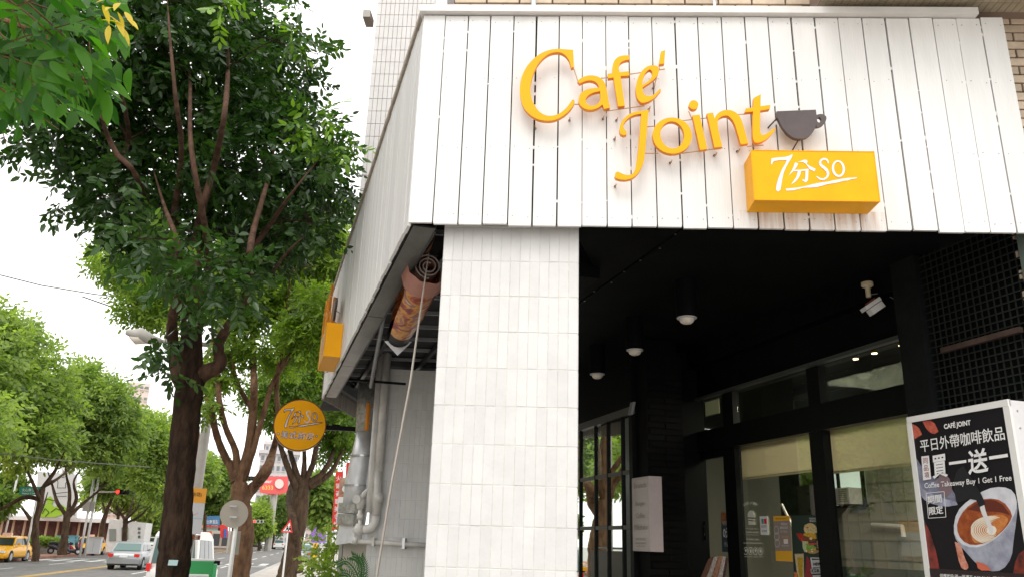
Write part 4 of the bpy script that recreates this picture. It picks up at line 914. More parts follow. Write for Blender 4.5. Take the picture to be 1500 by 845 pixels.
# outer print: bands and patches from a noise ramp
bpm = mat('banner_print', (.5, .3, .2), .4); n_ = bpm.node_tree; bs = n_.nodes['Principled BSDF']; tcx = n_.nodes.new('ShaderNodeNewGeometry'); nz = n_.nodes.new('ShaderNodeTexNoise'); nz.inputs['Scale'].default_value = 7; nz.inputs['Detail'].default_value = 3; nz.inputs['Distortion'].default_value = 1.2
n_.links.new(tcx.outputs['Position'], nz.inputs['Vector']); rp = n_.nodes.new('ShaderNodeValToRGB'); n_.links.new(nz.outputs[0], rp.inputs[0]); els = rp.color_ramp.elements
els[0].position = .3; els[0].color = (.16, .02, .015, 1); els[1].position = .75; els[1].color = (.75, .62, .5, 1)
for p_, c_ in ((.42, (.35, .05, .03)), (.48, (.62, .22, .04)), (.53, (.70, .40, .08)), (.58, (.45, .16, .12)), (.64, (.30, .12, .10))): e = els.new(p_); e.color = (*c_, 1)
n_.links.new(rp.outputs[0], bs.inputs['Base Color'])
Lb = (pf-pn).length
def spiral(r0, r1, turns, n=48, ph=0): return [((r0+(r1-r0)*k/n)*math.cos(ph+turns*2*math.pi*k/n), (r0+(r1-r0)*k/n)*math.sin(ph+turns*2*math.pi*k/n)) for k in range(n+1)]
sp = spiral(.032, .112, 2.6, ph=1.0)
def sweep(prof, segs, name, ms, th=.0):
    """prof 2-D list; segs list of (distance along axis, scale, dx, dy, trim) """
    m_ = MB(); rows = []
    for (d, s_, dx, dy) in segs: rows.append([pn+ax*d+sx*(x*s_+dx)+sy*(y*s_+dy) for x, y in prof])
    vs = [p_ for r in rows for p_ in r]; n = len(prof); fs = []
    for i in range(len(rows)-1):
        for k in range(n-1): fs.append((i*n+k, i*n+k+1, (i+1)*n+k+1, (i+1)*n+k))
    m_.add(vs, fs); o = m_.build(name, ms, bn, smooth=True); return o
sweep(sp, [(-.10, .95, 0, 0), (.1, 1, 0, 0), (.4, 1.05, 0, 0)], 'inner_roll', BANM)
o_ = [(.122*math.cos(t), .122*math.sin(t)) for t in np.linspace(-2.6, 2.9, 26)]
sweep(o_, [(.05, 1.05, 0, -.01), (.3, 1.15, 0, -.01), (.8, 1.12, 0, 0), (Lb*.86, .95, 0, 0)], 'outer_print', bpm)
sweep(o_, [(Lb*.855, .955, 0, 0), (Lb, .86, 0, .0)], 'dark_foot', PBLK)
m_ = MB(); e = pn+ax*(Lb+.0); m_.tube([e, e+ax*.01], .112, 20); m_.build('roll_end', PBLK, bn)
m_ = MB(); e = pn+ax*(Lb*1.0); m_.extrude([[e-sx*.13-sy*.06, e+sx*.13-sy*.04, e+sx*.0-sy*.19]], ax*.004); m_.build('corner_flap', PWHITE, bn)
# flap lip at the near end and sheet rising to the canopy
m_ = MB(); m_.tube([pn+ax*(-.10)+sx*(x*.95)+sy*(y*.95) for x, y in sp], .006, 5); m_.build('roll_edge', BANW, bn)
m_ = MB(); m_.tube([pn+ax*(.04)+sx*(x*1.05)+sy*(y*1.05) for x, y in o_], .006, 5); m_.build('print_edge', BANW, bn)
fl_ = [(-.14, .08), (-.16, .0), (-.135, -.09), (-.055, -.15), (.05, -.155), (.13, -.10), (.15, 0)]
sweep(smooth2(fl_, 0), [(-.16, 1.12, .0, .0), (.12, 1.1, 0, 0)], 'flap_lip', BANM)
tp1 = at_d(640, 332, 5.6); m_ = MB(); a1 = pn+sx*(-.09)+sy*.06; a2 = pn+ax*(Lb*.8)-sx*.09+sy*.05
b1 = Vector((tp1.x, tp1.y, CH+2.3)); b2 = b1+ax*(Lb*.75)+ZZ*.05
N = 8; vs = []; fs = []
for i in range(N+1):
    t = i/N; p_ = a1.lerp(b1, t)+sx*(.05*math.sin(t*math.pi)); q_ = a2.lerp(b2, t)+sx*(.05*math.sin(t*math.pi)); vs += [p_, p_.lerp(q_, .5)+sx*.02*math.sin(t*3), q_]
for i in range(N):
    for k in range(2): fs.append((i*3+k, i*3+k+1, i*3+4+k, i*3+3+k))
m_.add(vs, fs); m_.build('hanging_sheet', bpm, bn, smooth=True)
m_ = MB(); m_.tube([at_d(628, 372, 5.75), at_d(623, 405, 5.7), at_d(601, 560, 5.9), at_d(575, 700, 6.2), at_d(551, 850, 6.6)], [.005, .006, .009, .010, .010], 6); tag(m_.build('cord', ROPE), 'pale cord hanging diagonally from the rolled banner past the shaded column', 'rope')
for uu_, vv_, L2 in ((620, 348, 1.0), (590, 430, 1.4)):
    q = at_d(uu_, vv_, 6.0+ (vv_-348)*.012); m_ = MB(); m_.tube([q+ZZ*.5, q, q+Vector((.01, 0, -.05)), q+Vector((.0, 0, -.02))], .006, 6); tag(m_.build('banner_hook', PURL), 'small metal hook and wire '+('at the near end' if vv_ < 400 else 'at the middle')+' of the rolled banner', 'hook')

# =================================================================== PIPES AND DUCT ON THE SHADED COLUMN
fo = (c2-A0).dot(NN)
def CP(u, v, dy=-.1): return on_f(u, v, fo+dy)
def piece(name, pts, r, m, par, n=14, smooth=True): m_ = MB(); m_.tube(pts, r, n); return m_.build(name, m, par, smooth=smooth)
t = thing('drain_pipe', 'thick pale drainpipe running down the left edge of the shaded column and bending back', 'pipe', CP(560, 845))
a, b_ = CP(566, 535), CP(549, 765)
piece('pipe', [a+ZZ*.3, CP(554.5, 690)], .055, PVC, t); piece('collar', [CP(555, 722), CP(554, 735)], .064, PVC, t); piece('pipe', [CP(554.5, 690), CP(551, 755)], .055, PVC, t)
el = [CP(551, 755), CP(549.5, 765), CP(545, 772), CP(537, 775), CP(530, 775)]; piece('elbow', el, [.055, .056, .058, .058, .056], PVC, t)
piece('trap', [CP(533, 775), CP(526, 775), CP(520, 772)], [.058, .075, .06], PVC, t)
t2 = thing('thin_drain_pipe', 'second pale pipe tucked just left of the thick drainpipe', 'pipe', CP(545, 845))
piece('pipe', [CP(556, 540)+ZZ*.3, CP(545, 690), CP(541, 750)], .045, PVC, t2); 
t3 = thing('side_pipe', 'level pale pipe crossing the shaded column below the bend', 'pipe', CP(600, 795))
piece('pipe', [CP(519, 792), CP(640, 799)], .032, PVC, t3); piece('end_cap', [CP(517, 791), CP(524, 792.5)], .042, PVC, t3); m_ = MB(); q = CP(592, 796); m_.box(q-UU*.02-ZZ*.06-NN*.05, UU*.035, NN*.15, ZZ*.13); m_.build('clamp', STEEL, t3); m_ = MB(); q = CP(548, 793); m_.box(q-UU*.02-ZZ*.05-NN*.05, UU*.03, NN*.15, ZZ*.1); m_.build('clamp', PVC, t3)
t4 = thing('valve_stack', 'pale pipe valve with lever joints standing left of the drainpipe bend', 'valve', CP(527, 790))
piece('riser', [CP(527, 790), CP(527.5, 745)], .026, PVC, t4); piece('valve_body', [CP(527.5, 745), CP(528, 735), CP(528, 728)], [.04, .06, .05], PVC, t4); piece('union_ring', [CP(527, 760), CP(527.5, 752)], .042, PVC, t4); piece('union_ring', [CP(527, 783), CP(527, 778)], .046, PVC, t4)
piece('loop', [CP(528, 732), CP(534, 722), CP(541, 714), CP(546, 724), CP(545, 745)], .03, PVC, t4); m_ = MB(); q = CP(524, 731); m_.tube([q-NN*.08, q-NN*.02], .055, 14); m_.build('valve_knob', PVC, t4)
# silver duct
D_ = 11.9
dt = thing('ventilation_duct', 'silver foil ventilation duct leaning behind the drainpipes', 'duct', at_d(520, 795, D_))
def DP(u, v, D=D_): return at_d(u, v, D)
m_ = MB(); m_.tube([DP(541, 560), DP(537, 632)], [.16, .16], 20); m_.build('upper_section', FOILD, dt, smooth=True)
m_ = MB(); m_.tube([DP(536, 632), DP(531, 665), DP(523, 710), DP(519, 742)], [.13, .155, .175, .165], 22); m_.build('foil_bend', FOIL, dt, smooth=True)
m_ = MB(); m_.tube([DP(518, 738), DP(516, 752)], [.21, .205], 22); m_.tube([DP(516, 753), DP(514.5, 768)], [.205, .195], 22); m_.build('tape_band', FOILD, dt)
m_ = MB(); m_.tube([DP(515, 766), DP(517, 794)], [.17, .24], 4); m_.build('hood', FOIL, dt)
for v in (668, 711): m_ = MB(); k = (v-632)/110; q = DP(531-(v-665)*.18, v); m_.tube([q+ZZ*.012, q-ZZ*.012], [.19+.01*(v > 700)]*2, 22); m_.build('joint_ring', STEEL, dt)
m_ = MB(); m_.tube([DP(540, 590, D_-.2), DP(537, 630, D_-.2)], .03, 8); m_.build('orange_strap', ORANGEE, dt)
pw = thing('plaster_wall', 'cream plaster box wall below the silver duct, behind a young fern', 'wall', DP(520, 845, 12.1))
m_ = MB(); o = at_d(503, 795, 12.0); e = at_d(560, 797, 11.9); dd = Vector((e.x-o.x, e.y-o.y, 0)); m_.box(Vector((o.x, o.y, .15)), dd*1.5, NN*.8, ZZ*(o.z-.15)); m_.build('wall', PLAST, pw)
m_ = MB(); o = at_d(497, 795, 12.0); m_.box(Vector((o.x, o.y, .15)), UU*.05, NN*.5, ZZ*(o.z-.12)); m_.build('edge_post', POLEM, pw); m_ = MB(); m_.box(Vector((o.x-.02, o.y-.02, o.z+.03)), UU*.9, NN*.7, ZZ*.03); m_.build('coping', TRIM, pw)

# =================================================================== ROUND SIGN
rs = thing('round_sign', 'round orange blade sign reading 7分So 美式廚房 on a black arm', 'sign', at_d(441, 622, 12.5))
ctr = at_d(439.5, 622, 12.5); vd = Vector((ctr.x, ctr.y, 0)).normalized()
sn = Vector((-.02, -1, 0)).normalized(); sr = Vector((-sn.y, sn.x, 0)).normalized()   # sr: screen right
kp = (ctr-O).dot(F_)/FPX; Rr = 37.2*kp
m_ = MB(); m_.tube([ctr, ctr-sn*.16], Rr, 48); m_.build('drum', mat('drum_pale', (.55, .50, .40), .4, var=.08), rs, smooth=False)
m_ = MB(); m_.tube([ctr+sn*.006, ctr-sn*.012], Rr*1.012, 48); m_.build('rim', BROWNP, rs)
m_ = MB(); m_.tube([ctr+sn*.009, ctr+sn*.004], Rr*.972, 48); m_.build('face', mat('face_orange', (1.0, .45, .0), .5, spec=.2), rs)
def RS(x, y, lift=0):    # x,y in the sign's own crop
    u_, v_ = (x-392)/8.893, (y-418)/8.893; return ctr+sr*(u_*kp*1.0+v_*kp*.0)+ZZ*(-v_*kp*1.04)+sn*(.009+lift)
def fnr(x, y, lift): return RS(170+(x-335)*.585, 205+(y-112)*.70, lift)
logo(rs, fnr, LOGOW, .003, outline=BROWNP)
for k, ch in enumerate('美式廚房'):
    x0 = 168+k*106; y0 = 592
    for j, (mm, bo, lf) in enumerate(((BROWNP, .045, .002), (LOGOW, .0, .004))):
        g = 4 if j == 0 else 0
        p0, p1, p2 = RS(x0-g, y0+g), RS(x0+92+g, y0+g), RS(x0-g, y0-88-g)
        text_on('lettering', ch, mm, rs, p0, p1-p0, p2-p0, n=sn, lift=lf, bold=bo)
for x in (132, 614):
    for rr, mm, lf in ((16, BROWNP, .002), (9, LOGOW, .004)): m_ = MB(); m_.poly([RS(*q, lf) for q in ell(x, 543, rr, rr, 12)]); m_.build('dot', mm, rs, fixn=False)
m_ = MB(); e0 = ctr-sn*.08+sr*(Rr*.98); e1 = at_d(540, 629, 12.55); m_.box(e0-ZZ*.035, (e1-e0), -sn*.06, ZZ*.07); m_.build('arm', BLACKM, rs)
m_ = MB(); m_.box(e0+sr*.1+ZZ*.036, sr*.12, -sn*.05, ZZ*.02); m_.build('arm_clamp', BLACKM, rs)

# =================================================================== VEGETATION
def leaves(name, m, parent, blobs, nspray, L=.1, W=.4, pairs=4, rach=.28, droop=.35, tint=(.0, .8), shell=.35, fold=.25, seed=0, kind=None):
    """compound-leaf sprays spread through ellipsoid blobs (centre, rx, ry, rz[, tint lo, hi]); one mesh"""
    rg = np.random.default_rng(seed)
    vol = np.array([b[1]*b[2]*b[3] for b in blobs])**(2/3); cnt = rg.multinomial(nspray, vol/vol.sum())
    C, Dn, T = [], [], []
    for b, c in zip(blobs, cnt):
        if c == 0: continue
        d = rg.normal(size=(c, 3)); d /= np.linalg.norm(d, axis=1)[:, None]
        # lumpy shell: radius modulated so that the outline stays uneven
        ph_ = rg.uniform(0, 6.28, 6); lum = 1+.18*np.sin(3*np.arctan2(d[:, 1], d[:, 0])+ph_[0])*np.cos(2.3*d[:, 2]*2+ph_[1])+.12*np.sin(7*d[:, 0]+ph_[2])*np.sin(6*d[:, 2]+ph_[3])
        r = rg.uniform(0, 1, c)**shell*lum
        C.append(np.array(b[0])+d*r[:, None]*np.array([b[1], b[2], b[3]])); Dn.append(d)
        lo, hi = (b[4], b[5]) if len(b) > 4 else tint
        # clump-wise tint, then per spray
        k = np.sin(d[:, 0]*5+ph_[4])*np.sin(d[:, 2]*5+ph_[5])*.5+.5; T.append(lo+(hi-lo)*np.clip(.25*k+.75*rg.uniform(0, 1, c), 0, 1))
    C = np.concatenate(C); Dn = np.concatenate(Dn); T = np.concatenate(T); N = len(C)
    dr = Dn*.8+rg.normal(size=(N, 3))*.7; dr[:, 2] -= droop; dr /= np.linalg.norm(dr, axis=1)[:, None]
    K = pairs*2+1
    sd = np.cross(dr, rg.normal(size=(N, 3))*.5+np.array([0, 0, 1.])); sd /= np.linalg.norm(sd, axis=1)[:, None]+1e-9
    P, A, Bv, TT = [], [], [], []
    for j in range(K):
        f = (j//2+1)/(pairs+.5); s = 0 if j == K-1 else (1 if j % 2 else -1)
        pos = C+dr*(rach*f)
        a = dr*(.55 if s else 1)+sd*s*.9+rg.normal(size=(N, 3))*.18; a[:, 2] -= .25; a /= np.linalg.norm(a, axis=1)[:, None]
        nrm = np.cross(dr, sd)+rg.normal(size=(N, 3))*.45; b = np.cross(nrm, a); b /= np.linalg.norm(b, axis=1)[:, None]+1e-9
        P.append(pos); A.append(a*(L*rg.uniform(.75, 1.2, N))[:, None]); Bv.append(b); TT.append(np.clip(T+rg.normal(size=N)*.06, 0, 1))
    P, A, Bv, TT = map(np.concatenate, (P, A, Bv, TT)); n = len(P); ln = np.linalg.norm(A, axis=1)[:, None]; w_ = ln*W/2
    nm = np.cross(A, Bv); nm /= np.linalg.norm(nm, axis=1)[:, None]+1e-9
    V = np.stack([P, P+A*.3+Bv*w_*.95+nm*w_*fold, P+A*.68+Bv*w_*.8+nm*w_*fold, P+A, P+A*.68-Bv*w_*.8+nm*w_*fold, P+A*.3-Bv*w_*.95+nm*w_*fold], 1).reshape(-1, 3)
    o0 = np.array(parent_loc(parent)) if parent else 0; V = V-o0
    me = bpy.data.meshes.new(name); me.vertices.add(len(V)); me.vertices.foreach_set('co', V.ravel().astype(np.float32))
    base = (np.arange(n)*6)[:, None]; q = np.concatenate([base+np.array([0, 1, 2, 3]), base+np.array([0, 3, 4, 5])], 1).reshape(-1)
    me.loops.add(len(q)); me.loops.foreach_set('vertex_index', q.astype(np.int32)); me.polygons.add(n*2); me.polygons.foreach_set('loop_start', (np.arange(n*2)*4).astype(np.int32))
    at = me.attributes.new('tint', 'FLOAT', 'POINT'); at.data.foreach_set('value', np.repeat(TT, 6).astype(np.float32))
    me.materials.append(m); me.update(calc_edges=True)
    ob = bpy.data.objects.new(name, me); COL.objects.link(ob)
    if parent: ob.parent = parent
    if kind: ob['kind'] = kind
    return ob
def catmull(P, R, n=5):
    if len(P) < 3: return P, R
    Q, S_ = [], []
    for i in range(len(P)-1):
        p0, p1, p2, p3 = P[max(i-1, 0)], P[i], P[i+1], P[min(i+2, len(P)-1)]
        for k in range(n):
            t = k/n; Q.append(.5*((2*p1)+(p2-p0)*t+(2*p0-5*p1+4*p2-p3)*t*t+(3*p1-p0-3*p2+p3)*t**3)); S_.append(R[i]+(R[i+1]-R[i])*t)
    Q.append(P[-1]); S_.append(R[-1]); return Q, S_
def limb(pts, rad, n=9, kn=.08, name='limb', m=BARK, parent=None, seed=0):
    P, R = catmull([Vector(p) for p in pts], list(rad), 6); r = random.Random(seed)
    m_ = MB(); m_.tube(P, [x*(1+r.uniform(-kn, kn)) for x in R], n)
    for i, v in enumerate(m_.v): m_.v[i] = v+Vector((r.uniform(-1, 1), r.uniform(-1, 1), r.uniform(-1, 1)))*R[min(i//n, len(R)-1)]*kn
    return m_.build(name, m, parent, smooth=True)
ALLB = {}
def px_tree(label, D, trunk, limbs, blobs, lm, bark, nsp, group, L=.1, W=.42, pairs=4, rach=.28, dj=.08, zg=.15, seed=0, tint=(0, .75), name='street_tree', dvar=1.0, droop=.35, twigs=True, shell=.4, fwd=0, lbark=None, bdep=0, lw=1):
    """trunk and limbs: [(u, v, width px), ...]; blobs: (u, v, radius px[, depth shift m][, tints])"""
    r = random.Random(seed)
    s_ = lambda p: (p-O).dot(F_)/FPX
    p = at_d(trunk[0][0], trunk[0][1], D); t = thing(name, label, 'tree', (p.x, p.y, zg), group)
    P = [at_d(u, v, D) for u, v, w_ in trunk]; R = [s_(q)*trunk[i][2]/2 for i, q in enumerate(P)]
    if P[0].z > zg+.1:
        d = (P[0]-P[1]); k = (P[0].z-zg+.05)/max(-d.z, .01)*-1 if d.z > 0 else (P[0].z-zg+.05)/(-d.z); g = P[0]+d*abs(k)*.35; g.z = zg-.05
        P = [g, P[0].lerp(g, .75)]+P; R = [R[0]*1.3, R[0]*1.08]+R
    limb(P, R, 30, .055, 'trunk', bark, t, seed)
    ends = [(q, .6) for q in P[2:]]
    for i, l in enumerate(limbs):
        dz = [r.uniform(-dj, dj)*D*k/len(l) for k in range(len(l))]
        Q = [at_d(u, v, D+dz[k]*(1 if k else 0)-fwd*max(0, math.sin(math.pi*(k/(len(l)-.5)-.22)/.78))) for k, (u, v, w_) in enumerate(l)]; Rr_ = [s_(q)*l[k][2]/2*(lw if k > 1 else 1) for k, q in enumerate(Q)]
        Rr_[-1] *= .35; Rr_[-2] *= .8; limb(Q, Rr_, 9, .07, 'limb', lbark or bark, t, seed+i+1); ends += [(q, Rr_[k]) for k, q in enumerate(Q)]
    B3 = []
    for b in blobs:
        dd = (b[3] if len(b) > 3 else r.uniform(-1, 1)*.9+bdep)*dvar; c = at_d(b[0], b[1], D+dd); rr = s_(c)*b[2]*1.02
        B3.append((tuple(c), rr, rr*1.1, rr*.92)+tuple(b[4:6]))
    if twigs:
        m_ = MB()
        for b in B3:
            c = Vector(b[0]); e = min(ends, key=lambda q: (q[0]-c).length); rb_ = min(e[1]*.5, max(.008*D/9, b[1]*.05))
            mid = e[0].lerp(c, .5)+Vector((r.uniform(-1, 1), r.uniform(-1, 1), r.uniform(-.2, .6)))*b[1]*.2
            Q, S_ = catmull([e[0], mid, c], [rb_, rb_*.8, rb_*.5], 3); m_.tube(Q, S_, 5)
            for k in range(5):
                d = Vector((r.gauss(0, 1), r.gauss(0, 1), r.gauss(.2, .8))).normalized()*b[1]*.8; m_.tube([c, c+d*.5+Vector((0, 0, .05*b[1])), c+d], [rb_*.5, rb_*.35, rb_*.15], 4)
        m_.build('twigs', bark, t)['kind'] = 'stuff'
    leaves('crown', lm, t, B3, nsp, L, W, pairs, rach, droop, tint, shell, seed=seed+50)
    return t
def T(s): return [tuple(x) for x in s]
# --- the big dark tree
t1b = [(40,60,80),(120,110,80),(200,60,90),(290,50,90),(360,60,72),(60,185,50),(130,215,70),(220,180,80),(310,150,85),(390,130,70),(180,285,55),(255,265,80),(340,250,85),(420,230,68),(462,190,38),(482,262,36),(430,300,55),(370,330,60),(300,340,50),(215,345,38),(200,-60,100),(330,-60,90),(60,-50,80),
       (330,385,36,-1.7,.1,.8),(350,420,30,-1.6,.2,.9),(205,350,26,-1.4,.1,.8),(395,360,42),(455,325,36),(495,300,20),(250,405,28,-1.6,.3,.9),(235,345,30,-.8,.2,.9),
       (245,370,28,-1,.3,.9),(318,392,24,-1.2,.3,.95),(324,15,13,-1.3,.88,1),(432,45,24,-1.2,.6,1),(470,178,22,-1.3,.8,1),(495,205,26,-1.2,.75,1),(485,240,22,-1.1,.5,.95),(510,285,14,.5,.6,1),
       (243,495,18,-.5,.3,.85),(248,540,14,-.5,.3,.9),(300,450,22,-.6,.2,.8),(465,80,10,0,.2,.9),(90,285,16),(110,305,14),(150,325,14)]
px_tree('biggest tree, dark bark and dense dark crown reaching the top edge', 9.0,
        [(252,845,46),(258,780,43),(264,700,41),(272,620,38),(278,560,40),(280,500,30),(283,440,30)],
        [[(276,580,30),(262,545,24),(254,505,22),(252,470,18),(262,430,16),(266,395,14),(258,350,11),(240,300,8),(225,250,5)],
         [(283,440,24),(285,400,18),(288,345,15),(298,300,13),(312,250,12),(320,215,11),(329,165,10),(334,100,8),(330,40,7),(322,-10,6)],
         [(278,560,30),(296,547,26),(322,533,24),(320,505,19),(338,472,17),(358,445,16),(364,410,13),(366,370,13),(372,335,11),(385,290,9),(398,240,7),(404,190,5)],
         [(283,440,20),(300,420,14),(305,380,12),(300,330,11),(280,215,9),(278,113,7),(270,40,6)],
         [(262,395,12),(255,330,12),(266,222,9),(258,150,8),(250,68,7),(245,0,5)],
         [(255,330,12),(226,312,12),(212,290,11),(195,250,9),(172,227,10),(158,200,9),(148,172,7),(130,130,5)],
         [(178,235,9),(188,205,8),(184,165,7),(174,125,6),(170,80,4)],
         [(366,370,9),(395,330,8),(430,280,6),(470,230,4)], [(402,395,5),(425,365,4),(448,345,3)]],
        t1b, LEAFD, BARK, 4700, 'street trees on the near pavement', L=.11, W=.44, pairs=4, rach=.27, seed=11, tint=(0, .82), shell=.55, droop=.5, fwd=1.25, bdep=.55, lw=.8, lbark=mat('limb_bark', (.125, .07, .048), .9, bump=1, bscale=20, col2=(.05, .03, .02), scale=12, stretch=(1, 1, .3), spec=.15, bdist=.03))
# --- tree with pruned pinkish limbs, standing before the billboard
t2b = [(325,395,46),(390,385,48),(445,365,42),(478,400,34),(365,440,42),(425,430,44),(465,450,30),(345,500,26),(300,560,18),(440,490,30),(410,520,26),(500,360,22),(490,380,20),(305,590,14),(470,340,30,0,.5,1),(400,350,40,1,.5,1),(330,540,18),(460,510,24)]
px_tree('brown tree with knobbly pruned limbs behind the round grey sign back', 18.0,
        [(350,845,30),(356,790,30),(353,745,30),(351,715,24),(349,700,17),(345,688,10)],
        [[(346,705,16),(338,683,12),(331,671,11),(318,640,10),(310,605,10),(304,585,9),(300,560,6)],
         [(348,700,14),(345,661,10),(331,627,9),(322,590,9),(318,545,8),(312,500,6),(310,460,4)],
         [(352,705,18),(365,655,15),(371,600,11),(372,560,10),(370,509,9),(372,450,8),(368,400,5)],
         [(358,700,10),(376,640,9),(390,590,8),(400,560,7),(425,520,7),(450,505,5),(470,480,4)],
         [(354,735,18),(372,712,16),(390,688,16),(400,660,10),(408,620,8),(405,570,7),(411,520,7),(420,460,6),(425,400,4)],
         [(371,600,8),(352,570,7),(340,530,6),(345,480,5),(350,430,4)]],
        t2b, LEAFM, BARK2, 5200, 'street trees on the near pavement', L=.13, W=.4, pairs=4, rach=.34, seed=21, tint=(.15, .85), dvar=1.6)
# --- leaning tree left of the cafe wall
t3b = [(420,560,34),(455,545,36),(490,575,34),(500,625,30),(512,600,26),(520,640,18),(488,660,16),(478,540,30),(400,600,24),(380,575,22),(440,600,26),(505,560,20)]
px_tree('thick leaning tree with a fan of limbs under the round orange sign', 38.0,
        [(421,838,28),(430,800,24),(437,765,24),(440,730,24),(443,712,20),(446,700,13)],
        [[(437,722,12),(424,690,9),(414,662,8),(407,635,7),(402,600,5)], [(440,710,12),(432,685,8),(424,655,7),(420,620,6),(418,580,4)],
         [(444,706,10),(446,670,6),(445,640,6),(448,600,5),(452,560,4)], [(446,706,10),(458,680,8),(463,655,8),(470,625,6),(468,590,4)],
         [(450,708,13),(470,695,9),(484,672,7),(492,640,6),(498,600,4)], [(452,712,12),(482,694,8),(500,664,6),(510,645,4)],
         [(436,838,16),(434,800,12),(428,760,13),(424,725,13),(428,705,12)]],
        t3b, LEAFM, BARK3, 3600, 'street trees on the near pavement', L=.22, W=.42, pairs=3, rach=.5, seed=31, tint=(.0, .6), dvar=3)
# --- pale-leaved tree behind the big trunk
px_tree('pale-leaved tree behind the big dark trunk, over the street lamp', 26.0, [(283,845,18),(284,760,17),(286,680,15),(284,600,14)],
        [[(284,600,9),(262,520,7),(240,470,5),(215,440,4)], [(284,600,9),(278,500,7),(250,420,5),(200,390,3)], [(284,600,8),(310,500,6),(330,440,4)]],
        [(165,378,24),(195,400,30),(225,430,30),(200,445,18),(245,450,28),(175,350,18),(150,385,12),(265,420,28),(310,430,28),(235,400,26)], LEAFM, BARK2, 2300, 'street trees on the near pavement', L=.17, W=.4, rach=.45, pairs=3, seed=41, tint=(.25, .9), dvar=2)
# --- trees across the road
FAR = 'trees along the far pavement'
px_tree('round green tree at the left edge, behind the green street name sign', 57, [(53,808,9),(52,770,9),(58,740,8),(62,715,8)],
        [[(62,715,7),(80,690,6),(95,660,4)], [(60,735,6),(45,700,5),(30,670,4)], [(64,712,6),(85,700,5),(110,680,3)], [(56,730,7),(34,728,6),(8,742,6),(-15,750,5)]],
        [(15,500,42),(55,540,42),(10,560,50),(75,590,42),(40,620,45),(-30,540,70),(-10,480,40),(90,640,26),(25,660,30),(-20,640,40),(38,482,18),(60,650,26)], LEAFF, BARK3, 5200, FAR, L=.34, W=.5, pairs=2, rach=.6, seed=51, tint=(.05, .85), dvar=3, shell=.45)
px_tree('broad green tree with dark forking trunk in front of the parked scooters', 68, [(91,812,13),(94,790,10),(97,765,9),(99,748,10)],
        [[(98,755,6),(84,735,5),(76,708,4),(70,690,3)], [(100,750,6),(102,720,5),(98,700,4),(95,680,3)], [(101,752,6),(112,730,5),(108,705,4),(120,685,3)], [(102,755,6),(118,740,5),(140,722,4),(160,705,3)]],
        [(125,575,38),(165,590,34),(140,620,44),(105,620,34),(180,630,30),(105,655,24),(150,660,28),(188,660,20),(165,685,13),(120,555,24)], LEAFF, BARK3, 5000, FAR, L=.34, W=.5, pairs=2, rach=.6, seed=61, tint=(0, .8), dvar=3, shell=.45)
px_tree('lighter green tree with forked trunk beside the white kiosk', 74, [(182,792,7),(183,775,7),(184,760,7)],
        [[(184,762,4),(175,748,4),(170,735,3)], [(184,760,4),(192,742,4),(198,715,3)], [(186,765,4),(205,755,4),(222,738,3)], [(185,760,4),(200,745,3),(214,728,3)]],
        [(215,630,28),(238,640,24),(208,655,24),(235,670,24),(215,695,18),(245,700,18),(232,718,12),(205,620,16),(250,660,18)], LEAFF, BARK3, 4200, FAR, L=.34, W=.5, pairs=2, rach=.6, seed=71, tint=(.2, 1), dvar=3, shell=.45)
px_tree('thin dark tree between the twin poles and the traffic light', 80, [(148,795,8),(150,770,7),(157,745,6)], [[(157,745,5),(166,725,4),(172,700,3)], [(155,750,4),(148,730,3),(140,710,3)]],
        [(150,708,14),(170,695,18)], LEAFF, BARK3, 1300, FAR, L=.34, W=.5, pairs=2, rach=.6, seed=81, tint=(0, .5), dvar=3)
px_tree('dark tree trunk between the street name pole and the scooters', 66, [(53,808,10),(50,780,9),(45,760,7)], [[(45,760,6),(30,740,4),(15,720,3)], [(50,765,5),(62,745,4),(70,720,3)]],
        [(12,712,16),(-2,735,14)], LEAFF, BARK3, 1500, FAR, L=.32, W=.5, pairs=2, rach=.5, seed=82, tint=(0, .6), dvar=3)
# trees further along the road
for i, (lb, D, tr, bl, tn) in enumerate((('dark green tree filling the gap between the big trunk and the round sign back', 110, (322,795,5), [(310,690,22),(335,705,20),(300,715,18),(325,735,22),(300,745,14),(345,740,14)], (0, .6)),
        ('rounded dark tree behind the distant traffic signal, right of the brown tree', 140, (400,795,5), [(395,745,17),(412,738,17),(405,762,18),(385,765,12),(420,760,12)], (0, .4)),
        ('bright green bushy tree under the red billboard', 120, (380,795,4), [(372,760,12),(382,750,10),(368,775,9),(385,772,9)], (.4, .9)),
        ('green tree between the leaning trunk and the red banner signs', 60, (482,795,4), [(480,725,13),(476,742,14),(488,735,10),(472,715,8)], (.1, .6)),
        ('tall green tree behind the orange and white stop board', 95, (300,795,5), [(290,690,24),(270,700,18),(245,720,14),(255,745,10)], (.2, .7)),
        ('tall background tree behind the red traffic light and the kiosk', 105, (172,795,5), [(150,690,20),(175,680,20),(200,700,20),(165,720,16),(190,730,16),(140,725,14),(215,735,14)], (.1, .8)),
        ('low dark green tree beyond the yellow taxi', 120, (215,795,5), [(215,745,14),(232,760,12),(225,775,8)], (.1, .7)))):
    px_tree(lb, D, [tr, (tr[0], 775, tr[2]), (tr[0]+1, 755, tr[2]-1)], [], bl, LEAFF, BARK3, 1500, 'distant trees along the road', L=.5, W=.55, pairs=2, rach=.8, seed=90+i, tint=tn, dvar=4, zg=0)
